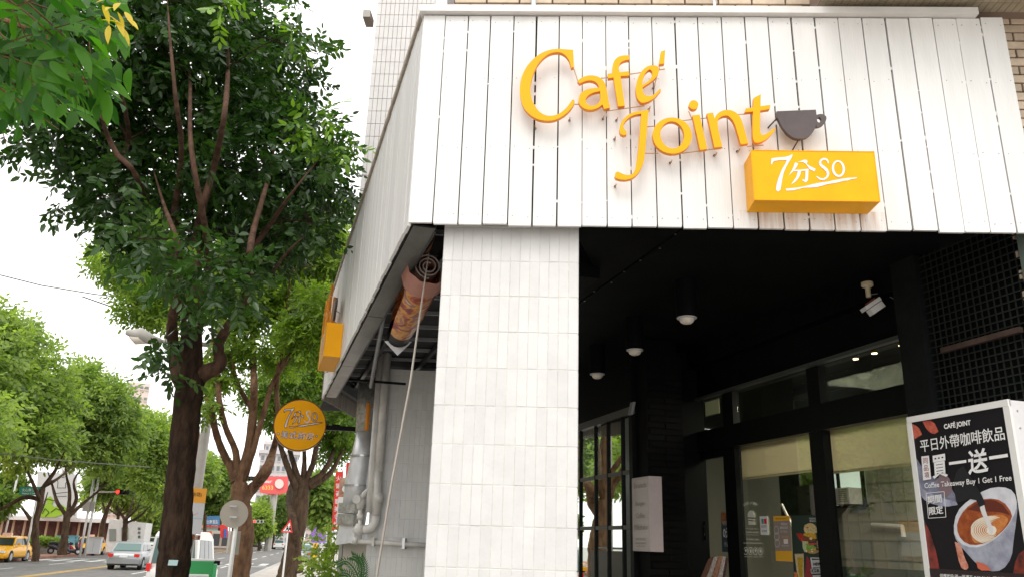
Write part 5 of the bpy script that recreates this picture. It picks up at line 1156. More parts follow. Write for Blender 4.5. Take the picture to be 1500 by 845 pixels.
# trees to the left of the frame, which the windows mirror
for i, (x, y) in enumerate(((-17.2, 22), (-16.6, 33), (-15.8, 44))):
    t = thing('street_tree', ('nearest', 'middle', 'farthest')[i]+' of three roadside trees mirrored in the shop glass', 'tree', (x, y, .15), FAR)
    limb([(x, y, .1), (x+.1, y, 1.6), (x, y+.2, 3.2)], [.3, .24, .22], 9, .05, 'trunk', BARK3, t)
    for k in range(5):
        a = k*1.3; limb([(x, y+.2, 3.0), (x+math.cos(a)*1.2, y+math.sin(a)*1.2, 4.6), (x+math.cos(a)*2.5, y+math.sin(a)*2.5, 6.4)], [.13, .1, .05], 7, .06, 'limb', BARK3, t)
    bl = [((x+math.cos(a)*2.4, y+math.sin(a)*2.4, 6.6+.8*math.sin(a*3)), 2.2, 2.2, 1.7) for a in np.arange(0, 6.2, .9)]+[((x, y, 8.6), 2.6, 2.6, 1.8)]
    leaves('crown', LEAFF, t, bl, 2600, .3, .5, 2, .6, .3, (.05, .9), .45, seed=120+i)
# --- overhanging near branch: every leaf its own piece
nb = thing('overhanging_branch', 'bright green leafy branch hanging close into the top left corner', 'branch', at_d(0, 60, 2.6))
def leafmesh(L, W, tintv, m, sag):
    bm = []; n = 7; vs = []; fs = []
    for i in range(n+1):
        t = i/n; w_ = W*math.sin(math.pi*min(1, t*.97+.03)**.85)*.5*(1 if t < 1 else 0); z = -sag*t*t*L
        vs += [(t*L, w_, z+w_*.28), (t*L, 0, z), (t*L, -w_, z+w_*.28)]
    for i in range(n): fs += [(i*3, i*3+3, i*3+4, i*3+1), (i*3+1, i*3+4, i*3+5, i*3+2)]
    me = bpy.data.meshes.new('leaf'); me.from_pydata(vs, [], fs); me.materials.append(m)
    a = me.attributes.new('tint', 'FLOAT', 'POINT'); a.data.foreach_set('value', [tintv]*len(vs)); me.polygons.foreach_set('use_smooth', [True]*len(fs)); return me
LM = [leafmesh(.105, .036, tv, LEAFN, sg) for tv in (0, .35, .7, 1) for sg in (.1, .35)]; LY = [leafmesh(.05, .016, 1, LEAFY, .2)]
rr_ = random.Random(77); tw_m = MB(); cntl = 0
SPR = []
while len(SPR) < 92:
    u, v = rr_.uniform(-60, 165), rr_.uniform(-60, 150)
    lim = 150-max(0, u-20)*.18 if u > 0 else 170
    if v < lim: SPR.append((u-30, v-28, rr_.uniform(2.2, 3.2), rr_.uniform(-.3, 1.1), 5))
SPR = [q_ for q_ in SPR if q_[2] < 2.9]+[q_ for q_ in SPR if q_[2] >= 2.9]; REST = []
SPR = [(135,108,2.35,.75,4),(120,112,2.4,1.2,3),(75,100,2.45,1.1,3),(5,110,2.5,1.2,4),(80,40,2.3,.7,4),(40,20,2.25,.8,4),(110,0,2.5,.6,4),(-15,130,2.5,1.2,4)]+SPR
def px_of(p):
    d = p-O; z = d.dot(F_); return (750+FPX*d.dot(R_)/z, 422.5-FPX*d.dot(U_)/z)
def inside(p):
    u, v = px_of(p); return u < 192-max(0, v-150)*.6 and v < (222 if u < 25 else 192-(abs(u-100)*.12))
def lmat(p, d, nrm, sc=1):
    x = d.normalized(); z = (nrm-x*nrm.dot(x)).normalized(); y = z.cross(x); return Matrix((x, y, z)).transposed(), p
for (u, v, D, ang, pairs) in SPR:
    p = at_d(u, v, D); d = (_R0*math.cos(ang)-ZZ*math.sin(ang)+Vector((rr_.gauss(0, .25), rr_.gauss(0, .25), 0))).normalized()
    nrm = (ZZ*.8-F_*.5+Vector((rr_.gauss(0, .35), rr_.gauss(0, .35), rr_.gauss(0, .35)))).normalized(); s_ = d.cross(nrm).normalized()
    Lr = .045*pairs; m_ = tw_m
    if inside(p+d*Lr): m_.tube([p-d*.12, p, p+d*Lr*.6-ZZ*.01, p+d*Lr-ZZ*.02], [.003, .0025, .002, .001], 4)
    for j in range(pairs*2+1):
        MASS = cntl >= 300
        f = (j//2+1)/(pairs+.5); sg = 0 if j == pairs*2 else (1 if j % 2 else -1)
        a = d*(.6 if sg else 1)+s_*sg*.85-ZZ*.35+Vector((rr_.gauss(0, .12), rr_.gauss(0, .12), rr_.gauss(0, .12)))
        R3, q = lmat(p+d*(Lr*f), a, nrm+Vector((rr_.gauss(0, .25), rr_.gauss(0, .25), rr_.gauss(0, .25)))); sc = rr_.uniform(.62, .98)
        if not inside(q+R3.col[0]*.1*sc): continue
        if cntl < 300: inst('leaf', rr_.choice(LM), nb, q, mrot=R3, scale=(sc, sc, sc))
        else: REST.append((R3, q, sc, rr_.randrange(len(LM))))
        cntl += 1
for (u, v) in ((150,8),(165,12),(175,5),(170,30),(178,40),(160,38),(183,18),(148,30),(158,22),(172,18),(140,5),(186,28)):
    a = Vector((rr_.gauss(0, .5), rr_.gauss(0, .5), rr_.gauss(-.4, .6))); R3, q = lmat(at_d(u, v, 2.0), a+_R0*.5, ZZ-F_*.6); inst('leaf', LY[0], nb, q, mrot=R3, label='small yellow leaf')
tw_m.tube([at_d(-120, -60, 2.5), at_d(-20, 20, 2.6), at_d(60, 50, 2.55), at_d(120, 90, 2.45)], [.012, .009, .006, .003], 6); tw_m.tube([at_d(-20, 20, 2.6), at_d(60, -10, 2.7), at_d(160, 10, 2.7)], [.008, .005, .003], 6)
tw_m.build('twigs', BARK2, nb)['kind'] = 'stuff'
if REST:
    vs, fs, tt = [], [], []
    for R3, q, sc, li in REST:
        b0 = len(vs); me = LM[li]; tv = me.attributes['tint'].data[0].value
        for v in me.vertices: vs.append(R3 @ (v.co*sc)+q-parent_loc(nb)); tt.append(tv)
        for p_ in me.polygons: fs.append(tuple(b0+i for i in p_.vertices))
    me = bpy.data.meshes.new('leaf_mass'); me.from_pydata([tuple(v) for v in vs], [], fs); me.materials.append(LEAFN)
    me.attributes.new('tint', 'FLOAT', 'POINT').data.foreach_set('value', tt); me.polygons.foreach_set('use_smooth', [True]*len(fs))
    o = bpy.data.objects.new('leaf_mass', me); COL.objects.link(o); o.parent = nb; o['kind'] = 'stuff'
# --- shrubs by the wall
def shrub(label, pts, n, L, m, seed, name='shrub', tint=(.2, .9), rach=.15, pairs=3):
    c = Vector(pts[0][0]); t = thing(name, label, 'shrub', (c.x, c.y, .15)); m_ = MB()
    for b in pts: m_.tube([(c.x, c.y, .15), (Vector(b[0])+Vector((c.x, c.y, .6)))/2, b[0]], [.012, .009, .004], 5)
    m_.build('stem', BARK2, t); leaves('foliage', m, t, pts, n, L, .42, pairs, rach, .1, tint, .5, seed=seed); return t
def bl(u, v, D, r_): c = at_d(u, v, D); k = (c-O).dot(F_)/FPX*r_; return (tuple(c), k, k, k)
shrub('bright green shrub growing beside the cream plaster wall', [bl(480,785,12.4,12), bl(468,800,12.4,12), bl(490,812,12.4,10), bl(472,822,12.3,14), bl(455,812,12.6,8), bl(494,788,12.4,8)], 75, .09, LEAFF, 301, tint=(.5, 1))
shrub('low green shrub at the foot of the near pavement edge, left of the plaster wall', [bl(470,842,11.4,16), bl(486,838,11.4,10), bl(478,862,11.4,20)], 60, .09, LEAFM, 302, tint=(.4, .9))
fn_ = thing('fern_plant', 'dark green arching fern leaves in front of the cream plaster wall', 'plant', at_d(520, 860, 10.5)-ZZ*1.2)
for (pts_) in ([(528,862),(522,838),(508,822),(494,826)], [(528,862),(530,835),(526,820),(516,814)], [(526,862),(532,845),(533,828),(528,815)], [(520,862),(512,842),(500,838)]):
    P_ = [at_d(u, v, 10.5) for u, v in pts_]; Q, S_ = catmull(P_, [.008]*len(P_), 6); m_ = MB(); m_.tube(Q, S_, 4)
    for i in range(2, len(Q)-1):
        d = (Q[i+1]-Q[i]).normalized(); s_ = d.cross(F_).normalized()
        for sg in (1, -1):
            a = (s_*sg+d*.9).normalized()*.085; m_.poly([Q[i], Q[i]+a*.5+d*.011, Q[i]+a, Q[i]+a*.5-d*.011])
    m_.build('frond', mat('fern_green', (.03, .13, .02), .4), fn_)
# planting strip mirrored in the grid window and just out of sight behind the column
for i, (x, y) in enumerate(((2.55, 8.6), (2.6, 9.6), (2.7, 8.0))):
    pts_ = [((x+random.uniform(-.2, .2), y+random.uniform(-.3, .3), .9+.3*k), .25, .3, .2) for k in range(3)]
    shrub(('leafiest', 'tallest', 'nearest')[i]+' light green potted shrub mirrored low in the grid window', pts_, 90, .09, LEAFF, 320+i, tint=(.4, 1))
    m_ = MB(); m_.tube([(x, y, .2), (x, y, .5)], [.16, .2], 14); tag(m_.build('plant_pot', mat('pot', (.25, .12, .08), .8)), 'brown pot under the '+('leafiest', 'tallest', 'nearest')[i]+' mirrored shrub', 'pot')

# =================================================================== STREET THINGS
def post(name, label, cat, u, v0, v1, D, rpx, m, group=None, cap=True):
    a, b_ = at_d(u, v0, D), at_d(u, v1, D); k = (a-O).dot(F_)/FPX; t = thing(name, label, cat, (a.x, a.y, .15), group)
    m_ = MB(); m_.tube([(a.x, a.y, .1), (a.x, a.y, b_.z)], rpx*k, 12); m_.build('pole', m, t, smooth=True); return t, a, b_, k
# street lamp
t, a, b_, k = post('street_lamp', 'grey street lamp arching out from behind the big dark tree', 'street lamp', 291, 700, 440, 20, 7, POLEM)
h = at_d(212, 491, 20); tip = at_d(188, 489, 20)
m_ = MB(); m_.tube([Vector((a.x, a.y, h.z-.05)), at_d(262, 500, 20), at_d(236, 499, 20)], [.06, .05, .045], 10); m_.build('arm', POLEM, t, smooth=True)
m_ = MB(); e0, e1, e2, e3 = at_d(238, 500, 20), at_d(222, 497, 20), at_d(205, 490, 20), at_d(184, 486, 20); m_.tube([e0, e1, e2, e3], [.05, .12, .17, .05], 16)
m_.build('lamp_head', POLEM, t, smooth=True); m_ = MB(); m_.tube([at_d(215, 501, 20), at_d(202, 496, 20), at_d(190, 492, 20)], [.04, .14, .04], 14); m_.build('lamp_glass', LENS, t, smooth=True)
# round sign seen from the back
t, a, b_, k = post('round_traffic_sign', 'round traffic sign seen from behind on a white pole, with a plate below', 'traffic sign', 336, 845, 736, 15, 3, WPLAS)
c = at_d(343, 752, 14.9); fw_ = Vector((c.x, c.y, 0)).normalized(); m_ = MB(); m_.tube([c+fw_*.05, c+fw_*.053], 20*k, 40); m_.build('disc', mat('sign_back', (.42, .38, .32), .5, metal=.2), t)
m_ = MB(); p0, p1, p2 = at_d(334, 812, 15.1), at_d(349, 812, 15.1), at_d(334, 777, 15.1); m_.box(p0, p1-p0, fw_*.01, Vector((0, 0, p2.z-p0.z))); m_.build('plate', bpy.data.materials['sign_back'], t)
for v in (742, 758): m_ = MB(); q = at_d(341.5, v, 14.9); m_.box(q-_R0*.06, _R0*.12, fw_*.02, ZZ*.03); m_.build('clamp', STEEL, t)
# bus stop board
t, a, b_, k = post('stop_board', 'orange and white bus stop board on two grey posts, half hidden behind the dark trunk', 'bus stop sign', 238, 845, 706, 11, 3.2, POLEM)
a2, b2_ = at_d(272, 845, 11), at_d(278, 712, 11); m_ = MB(); m_.tube([(a2.x, a2.y, .1), (a2.x, a2.y, b2_.z-.05)], .03, 10); m_.build('pole', POLEM, t)
D = 10.93; P0, P1, P2 = at_d(238, 779, D), at_d(294, 782, D), at_d(242, 711, D); pxv, pyv = P1-P0, Vector((0, 0, P2.z-P0.z)); nn_ = -pxv.cross(pyv).normalized(); nn_ = nn_ if nn_.y < 0 else -nn_
m_ = MB(); m_.box(P0, pxv, -nn_*.03, pyv); m_.build('board', mat('board_white', (.60, .60, .62), .4), t)
m_ = MB(); m_.box(P0+pyv*.68+nn_*.003, pxv, nn_*.002, pyv*.32); m_.build('orange_header', mat('header_orange', (.88, .38, .02), .4), t)
text_on('lettering', '往文心路(自由路)', PBLK, t, P0+pxv*.05+pyv*.80, pxv*.83, pyv*.11, n=nn_, lift=.008)
m_ = MB(); m_.box(P0+pxv*.03+pyv*.33+nn_*.002, pxv*.94, nn_*.002, pyv*.01); m_.build('blue_rule', mat('rule_blue', (.2, .5, .65), .5), t)
for q_, zz_ in ((.52, .40), (.10, .15)):
    m_ = MB()
    for s0_, s1_ in ((0, .12), (.12, .2), (.2, .32)):
        m_.tube([P0+pxv*(q_+s0_)+pyv*(zz_+(.06 if s0_ == .12 else 0))+nn_*.004, P0+pxv*(q_+s1_)+pyv*(zz_+(.0 if s0_ == .12 else .06))+nn_*.004], .003, 4)
    m_.build('route_line', mat('route_pink', (.75, .35, .35), .5), t)
m_ = MB(); m_.box(P0-pyv*.12, pxv, -nn_*.03, pyv*.1); m_.build('bottom_rail', BROWNP, t); text_on('lettering', '巴', PWHITE, t, P0+pxv*.86-pyv*.10, pxv*.07, pyv*.07, n=nn_, lift=.003)
# green box
p0, p1 = at_d(275, 845, 12), at_d(316, 845, 12); zt_ = at_d(295, 821, 12).z
gb = thing('green_bin', 'bright green box with a white rim beside the foot of the dark tree', 'bin', (p0.x, p0.y, .15)); dx = Vector((p1.x-p0.x, p1.y-p0.y, 0)); dn = Vector((-dx.y, dx.x, 0)).normalized()
m_ = MB(); m_.box(Vector((p0.x, p0.y, .2)), dx*.86, dn*.35, ZZ*(zt_-.2)); m_.build('body', GREENB, gb); m_ = MB(); m_.box(Vector((p0.x, p0.y, zt_))-dx*.02, dx*.9, dn*.38, ZZ*.02); m_.build('rim', TRIM, gb)
m_ = MB(); m_.box(Vector((p0.x, p0.y, .2))+dx*.865, dx*.13, dn*.3, ZZ*(zt_-.24)); m_.build('side_panel', mat('green_light', (.06, .48, .16), .4), gb)
wb_ = MB(); q0 = at_d(268, 842, 11.3); q1 = at_d(306, 842, 11.3); wb_.box(Vector((q0.x, q0.y, .2)), Vector((q1.x-q0.x, q1.y-q0.y, 0)), dn*.4, ZZ*(q0.z-.2)); tag(wb_.build('utility_box', TRIM), 'white flat-topped box in front of the green bin', 'box')
# stickers on the trunk
for (u, v, lb) in ((253, 824, 'pale blue plate nailed to the big dark trunk'),): 
    c = at_d(u, v, 8.72); m_ = MB(); m_.box(c-_R0*.045-ZZ*.022, _R0*.09, Vector((0, .012, 0)), ZZ*.05+_R0*.004); tag(m_.build('tree_tag', PTEAL if False else mat('pale_blue_plate', (.35, .5, .5), .5)), lb, 'tag')
# warning triangle
c = at_d(422, 773, 33); kk = (c-O).dot(F_)/FPX; t = thing('warning_sign', 'red-bordered white triangle sign with two walking figures against the leaning trunk', 'traffic sign', (c.x, c.y, .15))
def TR(x, y, l=0): return c+_R0*((x-598)/2.965*kk)-ZZ*((y-632)/2.965*kk)-Vector((0, l, 0))
m_ = MB(); m_.extrude([[TR(604, 594), TR(620, 650), TR(568, 648)]], Vector((0, .02, 0))); m_.build('red_border', PRED, t, fixn=True); m_ = MB(); m_.extrude([[TR(603, 608, .004), TR(613, 645, .004), TR(577, 644, .004)]], Vector((0, .003, 0))); m_.build('white_field', PWHITE, t, fixn=True)
for dx_ in (0, 11):
    m_ = MB()
    for q in ([(592,622),(597,622),(597,627),(592,627)], [(591,628),(599,628),(600,637),(590,637)], [(590,637),(594,637),(590,643),(587,642)], [(596,637),(600,637),(603,642),(599,643)]): m_.poly([TR(x+dx_, y+dx_*.1, .006) for x, y in q])
    m_.build('figure_print', PBLK, t)
m_ = MB(); m_.tube([(c.x, c.y+.05, .1), (c.x, c.y+.05, c.z)], .035, 8); m_.build('pole', WPLAS, t)
# red vertical banner signs on the buildings ahead
t = thing('banner_sign', 'narrow red upright sign with white characters left of the silver duct', 'sign', at_d(495, 775, 24)); D = 24
def quad(t, name, q, D, m, th=.06): P_ = [at_d(u, v, D) for u, v in q]; m_ = MB(); m_.extrude([P_], Vector((0, th, 0))); return m_.build(name, m, t, fixn=True)
def qtext(t, s_, x0, x1, y, h, D, m, sk=0, bold=.01): a, b_, c_ = at_d(x0, y, D), at_d(x1, y+sk, D), at_d(x0, y-h, D); return text_on('lettering', s_, m, t, a, b_-a, c_-a, n=Vector((0, -1, 0)), lift=.03, bold=bold)
SR = mat('sign_red', (.78, .05, .04), .4)
quad(t, 'panel', [(492,690),(503,690),(499,776),(486,775)], D, SR)
for k, ch in enumerate('火鍋餐廳美食坊'): qtext(t, ch, 492.5-k*.7, 499.5-k*.7, 704+k*11.2, 8, D, PWHITE)
quad(t, 'foot_panel', [(486,777),(500,777),(499,784),(485,784)], D, PWHITE); qtext(t, '1234 5678', 487, 498, 782.5, 3.5, D, PBLUE)
t = thing('massage_sign', 'wider red and white sign with 足 at the top and a blue P at the bottom', 'sign', at_d(510, 765, 23)); D = 23
quad(t, 'red_panel', [(508,677),(526,676),(523,700),(506,700)], D, SR); qtext(t, '足', 510, 518, 697, 11, D, PWHITE)
quad(t, 'photo_panel', [(498,699),(520,698),(517,727),(496,726)], D, mat('sign_photo', (.45, .20, .12), .5, var=.5, scale=3, col2=(.6, .5, .42)));
for q_, r_ in (((506,716),5),((513,722),4)): m_ = MB(); m_.poly([at_d(x, y, D-.05) for x, y in ell(*q_, r_, r_, 16)]); m_.build('bowl_picture', PWHITE, t)
quad(t, 'white_panel', [(496,727),(516,728),(512,757),(493,756)], D, PWHITE); qtext(t, '大', 499, 508, 747, 12, D, PBLK); quad(t, 'parking_panel', [(493,757.5),(512,758),(511,766),(492,766)], D, PWHITE); quad(t, 'blue_square', [(494,758.5),(502,758.5),(501,765),(493.5,765)], D-.07, PBLUE, .01); qtext(t, 'P', 495.5, 500, 764, 5, D-.08, PWHITE)
# distant buildings
def fblock(name, label, q, D, depth, m, rows, cols, wm, wfrac=(.55, .5), roof=None):
    """q: (u0, u1, vtop, vbottom): block facing the camera, windows as separate recessed parts"""
    u0, u1, vt, vb = q; a, b_ = at_d(u0, 790, D), at_d(u1, 790, D); zt_, zb_ = at_d((u0+u1)/2, vt, D).z, max(0, at_d((u0+u1)/2, vb, D).z) if vb < 790 else 0
    ux = Vector((b_.x-a.x, b_.y-a.y, 0)); wd = ux.length; ux.normalize(); uy = Vector((-ux.y, ux.x, 0)); o = Vector((a.x, a.y, zb_))
    t = thing(name, label, 'building', o); m_ = MB(); m_.box(o, ux*wd, uy*depth, ZZ*(zt_-zb_)); m_.build('wall', m, t)
    if rows:
        H_ = zt_-zb_; cw, rh = wd/cols, H_/rows; me = unitbox('window', wm, 0, (cw*wfrac[0], .2, rh*wfrac[1])); RM = Matrix((ux, uy, ZZ)).transposed()
        me2 = unitbox('sill', m, 0, (cw*wfrac[0]*1.15, .5, rh*.08))
        for r_ in range(rows):
            for c_ in range(cols):
                p = o+ux*((c_+.5)*cw)-uy*.02+ZZ*((r_+.55)*rh); inst('window', me, t, p, mrot=RM); inst('sill', me2, t, p-ZZ*(rh*wfrac[1]*.56), mrot=RM)
    if roof: m_ = MB(); m_.box(o-ux*.4-uy*.5+ZZ*(zt_-zb_), ux*(wd+.8), uy*(depth+.8), ZZ*.8); m_.build('roof', roof, t)
    return t
WG = mat('far_window', (.16, .18, .20), .3); APT = mat('far_apartment', (.52, .50, .50), .8, var=.08, scale=.2); APT2 = mat('far_pink', (.60, .50, .46), .8)
fblock('apartment_block', 'distant grey apartment block between the two brown trees, above the red billboard', (366,424,664,792), 190, 12, APT, 9, 7, WG, roof=APT)
fblock('apartment_block', 'distant taller grey apartment block top, left part of the pair above the red billboard', (372,398,650,792), 200, 12, mat('far_apartment2', (.58, .56, .57), .8), 10, 4, WG, roof=APT)
fblock('tower_block', 'slim pinkish tower right of the leaning tree trunk', (446,462,690,795), 150, 14, APT2, 9, 3, WG, (.5, .4))
fblock('tower_block', 'pale far tower seen just right of the pink one', (460,484,735,795), 190, 12, mat('far_pale', (.6, .6, .62), .8), 5, 4, WG)
fblock('rooftop_block', 'pinkish flat building top showing above the trees across the road', (148,182,556,760), 130, 14, mat('far_pink2', (.66, .55, .50), .8), 12, 4, WG, (.5, .3))
fblock('rooftop_block', 'small pale building top behind the leftmost tree crown', (70,90,532,760), 130, 14, mat('far_pale2', (.64, .60, .58), .8), 12, 2, WG, (.5, .3))
fblock('shop_building', 'orange and cream shop building glimpsed behind the stop board', (262,330,670,792), 150, 14, mat('far_orange', (.62, .28, .12), .8, col2=(.55, .48, .40), scale=.15), 4, 5, WG)
fblock('shop_building', 'teal shop building behind the blue and white sign', (296,318,722,792), 118, 10, mat('far_teal', (.25, .45, .42), .8), 3, 3, WG)
fblock('low_shop', 'low cream shops with open fronts beyond the parked white cars', (255,350,776,796), 108, 8, mat('far_cream', (.50, .42, .35), .8), 1, 7, mat('dark_shop', (.05, .05, .05), .6), (.75, .6))
# long brown building with white roof line
t = fblock('long_low_building', 'long low brown building with a thin white roof across the road', (-60,168,762,812), 88, 8, mat('brown_panel', (.13, .05, .035), .6, var=.2, scale=2), 0, 0, WG)
a, b_ = at_d(-60, 790, 87.8), at_d(168, 790, 87.8); zt_ = at_d(60, 762, 88).z; ux = Vector((b_.x-a.x, b_.y-a.y, 0))
m_ = MB(); m_.box(Vector((a.x, a.y-.8, zt_)), ux, Vector((0, 8, 0)), ZZ*.35); m_.build('roof', TRIM, t)
for k in range(14): m_ = MB(); m_.box(Vector((a.x, a.y-.1, 0))+ux*(k/14+.02), ux.normalized()*.18, Vector((0, .1, 0)), ZZ*zt_); m_.build('upright', mat('ochre_post', (.45, .33, .22), .7) if k == 0 else bpy.data.materials['ochre_post'], t)
for k in range(28): m_ = MB(); m_.box(Vector((a.x, a.y-.04, .4))+ux*(k/28+.01), ux.normalized()*1.0, Vector((0, .05, 0)), ZZ*(zt_-.8)); m_.build('panel', bpy.data.materials['brown_panel'], t)
# white hoarding with drawings
t = thing('painted_hoarding', 'big white hoarding with green leaf drawings and a chef hat outline behind the trees', 'hoarding', at_d(60, 757, 86)); D = 86
quad(t, 'panel', [(55,690),(112,694),(112,758),(52,758)], D, mat('hoard', (.55, .56, .55), .7), .3)
GR = mat('lime_print', (.28, .48, .03), .6)
for l in ([(56,748),(62,738),(74,736),(80,742),(90,738),(98,744),(94,752),(80,757),(56,757)], [(66,730),(74,726),(80,733),(72,740)]): m_ = MB(); q = [at_d(u, v, D-.1) for u, v in l]; m_.poly([q[i] for i in range(len(q))]); m_.build('leaf_drawing', GR, t)
m_ = MB()
for l in ([(84,714),(85,706),(83,700),(88,696),(92,699),(97,697),(99,703),(96,707),(96,714),(84,714)], [(82,722),(100,720)], [(82,727),(98,726)], [(62,752),(66,744),(72,750),(66,756)], [(74,750),(82,744),(92,748),(94,756)], [(60,736),(70,730),(84,734),(94,744)]):
    for q in ribbon(l, .45): m_.poly([at_d(u, v, D-.15) for u, v in q])
m_.build('line_drawing', PBLK, t); qtext(t, 'CAFE', 101, 110, 754, 4, D, PBLK)
# white kiosk with a slanted top
t = thing('white_kiosk', 'white kiosk with slanting roof edge and small dark lettering near the red traffic light', 'kiosk', at_d(185, 792, 84)); D = 84
a0, a1 = at_d(155, 792, D), at_d(210, 792, D); zA, zB_ = at_d(160, 760, D).z, at_d(211, 765, D).z; ux = Vector((a1.x-a0.x, a1.y-a0.y, 0))
m_ = MB(); m_.extrude([[Vector((a0.x, a0.y, 0)), Vector((a1.x, a1.y, 0)), Vector((a1.x, a1.y, zB_)), Vector((a0.x, a0.y, zA))]], Vector((0, 5, 0))); m_.build('wall', TRIM, t, fixn=True)
for x0, x1, y0, y1 in ((178,188,772,790), (160,170,774,792)): quad(t, 'opening', [(x0,y0),(x1,y0),(x1,y1),(x0,y1)], D-.06, mat('opening', (.25, .28, .25), .6), .02)
for k, ch in enumerate('咖啡館'): qtext(t, ch, 202, 206, 776+k*6, 4.5, D, PBLK)
# billboard, signs
t = thing('red_billboard', 'round-cornered red billboard with yellow 6333 lettering below the grey apartments', 'billboard', at_d(400, 720, 120)); D = 120
quad(t, 'panel', [(383,697),(422,697),(422,720),(412,723),(392,723),(380,720)], D, mat('bill_red', (.72, .10, .10), .5), .5); qtext(t, '6333', 384, 400, 716.5, 6, D, mat('bill_yellow', (.9, .6, .1), .5)); qtext(t, '火鍋燒烤', 383, 399, 707, 4, D, PWHITE); m_ = MB(); m_.poly([at_d(x, y, D-.3) for x, y in ell(409, 708, 6.5, 7, 18)]); m_.build('face_print', mat('pale_disc', (.75, .6, .55), .5), t)
m_ = MB(); q = at_d(402, 720, D); m_.tube([(q.x, q.y+1, 0), (q.x, q.y+1, q.z)], .5, 8); m_.build('pole', POLEM, t)
t = thing('shop_sign', 'blue shop sign with white characters above the orange awning', 'sign', at_d(308, 770, 100)); D = 100
quad(t, 'panel', [(301,755),(322,755),(322,769),(300,768)], D, mat('sign_blue', (.07, .22, .45), .5)); qtext(t, '台南意麵', 302, 320, 767, 6.5, D, PWHITE); quad(t, 'red_strip', [(301,769),(322,770),(322,772),(301,772)], D, SR)
t = thing('shop_awning', 'orange-red awning below the blue shop sign', 'awning', at_d(302, 783, 98)); quad(t, 'canvas', [(290,778),(310,777),(310,784),(288,784)], 98, mat('awning_red', (.7, .13, .04), .6), 1.0)
t = thing('shop_banner', 'small red and white shop banner between the brown tree and the sign board', 'banner', at_d(325, 783, 100)); quad(t, 'panel', [(322,768),(334,767),(334,787),(323,787)], 100, SR); quad(t, 'blue_edge', [(328,774),(332,774),(332,787),(328,787)], 99.8, PBLUE)
t = thing('purple_hoarding', 'purple and blue poster hoarding at the end of the pavement', 'hoarding', at_d(466, 795, 75)); quad(t, 'panel', [(455,770),(478,772),(477,794),(456,794)], 75, PPURP); quad(t, 'blue_top', [(456,765),(478,764),(478,771),(455,769)], 74.9, PBLUE); quad(t, 'pale_top', [(459,754),(474,754),(474,764),(459,764)], 75, PGREY)
t = thing('street_name_sign', 'tiny teal street name sign above the purple hoarding', 'sign', at_d(467, 760, 70)); quad(t, 'panel', [(460,756),(472,757),(472,761),(460,760)], 70, PTEAL)
# street name sign, left
D = 60; t, a, b_, k = post('street_name_sign', 'green street name sign on a white pole at the left, under the trees', 'sign', 38, 808, 725, D, 1.5, WPLAS)
c0, c1, c2_, c3 = [at_d(u, v, D-.15) for u, v in ((27.5,724),(60,725.5),(60.5,712.5),(28.5,712))]; m_ = MB(); m_.extrude([[c0, c1, c2_, c3]], Vector((0, .06, 0))); m_.build('panel', mat('sign_green', (.015, .26, .16), .4), t, fixn=True)
qtext(t, '文心南二路', 32, 56, 719.3, 4.8, D-.3, PWHITE); qtext(t, 'Wenxin S 2nd Rd', 32, 56, 723.2, 2.4, D-.3, PWHITE)
# traffic lights
def tlight(label, D, u, v, w_, h, lit, pole_u, arm_to, m=BLACKM):
    c = at_d(u, v, D); k = (c-O).dot(F_)/FPX; t = thing('traffic_light', label, 'traffic light', (at_d(pole_u, 790, D).x, at_d(pole_u, 790, D).y, .15), 'traffic lights over the road')
    m_ = MB(); m_.box(c-_R0*(w_*k/2)-ZZ*(h*k/2), _R0*w_*k, Vector((0, .3, 0)), ZZ*h*k); m_.build('housing', m, t)
    for i in range(3):
        q = c+_R0*((i-1)*w_*k/3.1)-Vector((0, .02, 0)); m_ = MB(); m_.tube([q, q+Vector((0, -.05, 0))], h*k*.38, 14)
        m_.build('lamp', mat('red_lamp', (.8, .02, .02), .4, emit=((1, .03, .02), 3)) if (i == 0 and lit) else mat('lamp_off', (.06, .05, .04), .4), t)
        m_ = MB(); m_.tube([q+ZZ*h*k*.1, q+ZZ*h*k*.1+Vector((0, -.25, 0))], h*k*.42, 12, cap=False); m_.build('visor', BLACKM, t)
    pb_ = at_d(pole_u, v, D); m_ = MB(); m_.tube([(pb_.x, pb_.y+.4, .1), (pb_.x, pb_.y+.4, pb_.z+.2)], .09, 8); m_.tube([(pb_.x, pb_.y+.4, pb_.z), at_d(arm_to, v-.5, D)+Vector((0, .4, 0))], .06, 8); m_.build('mast', POLEM, t)
tlight('red traffic light on a thin arm left of the big dark trunk', 78, 179, 720, 20, 7, True, 133, 188)
tlight('dark traffic light behind the fork of the brown tree', 95, 368, 700, 16, 6, False, 346, 376)
tlight('white-backed traffic light with a red end, low over the far road', 110, 378, 763, 16, 4, True, 362, 385, m=TRIM)
# twin white poles and their boxes
for u, lb in ((118, 'left one of two close white poles beside the scooters'), (125, 'right one of two close white poles beside the scooters')):
    t, a, b_, k = post('utility_pole', lb, 'pole', u, 808, 700 if u < 120 else 690, 70, 1.7, TRIM, 'close pair of white poles')
    m_ = MB(); q = at_d(u+2, 748, 69.8); m_.box(q, _R0*.5, Vector((0, .3, 0)), ZZ*.7); m_.build('signal_box', POLEM, t)
t, a, b_, k = post('utility_pole', 'thin pale pole at the left edge of the photo behind the taxi', 'pole', 2, 808, 680, 64, 1.4, TRIM)
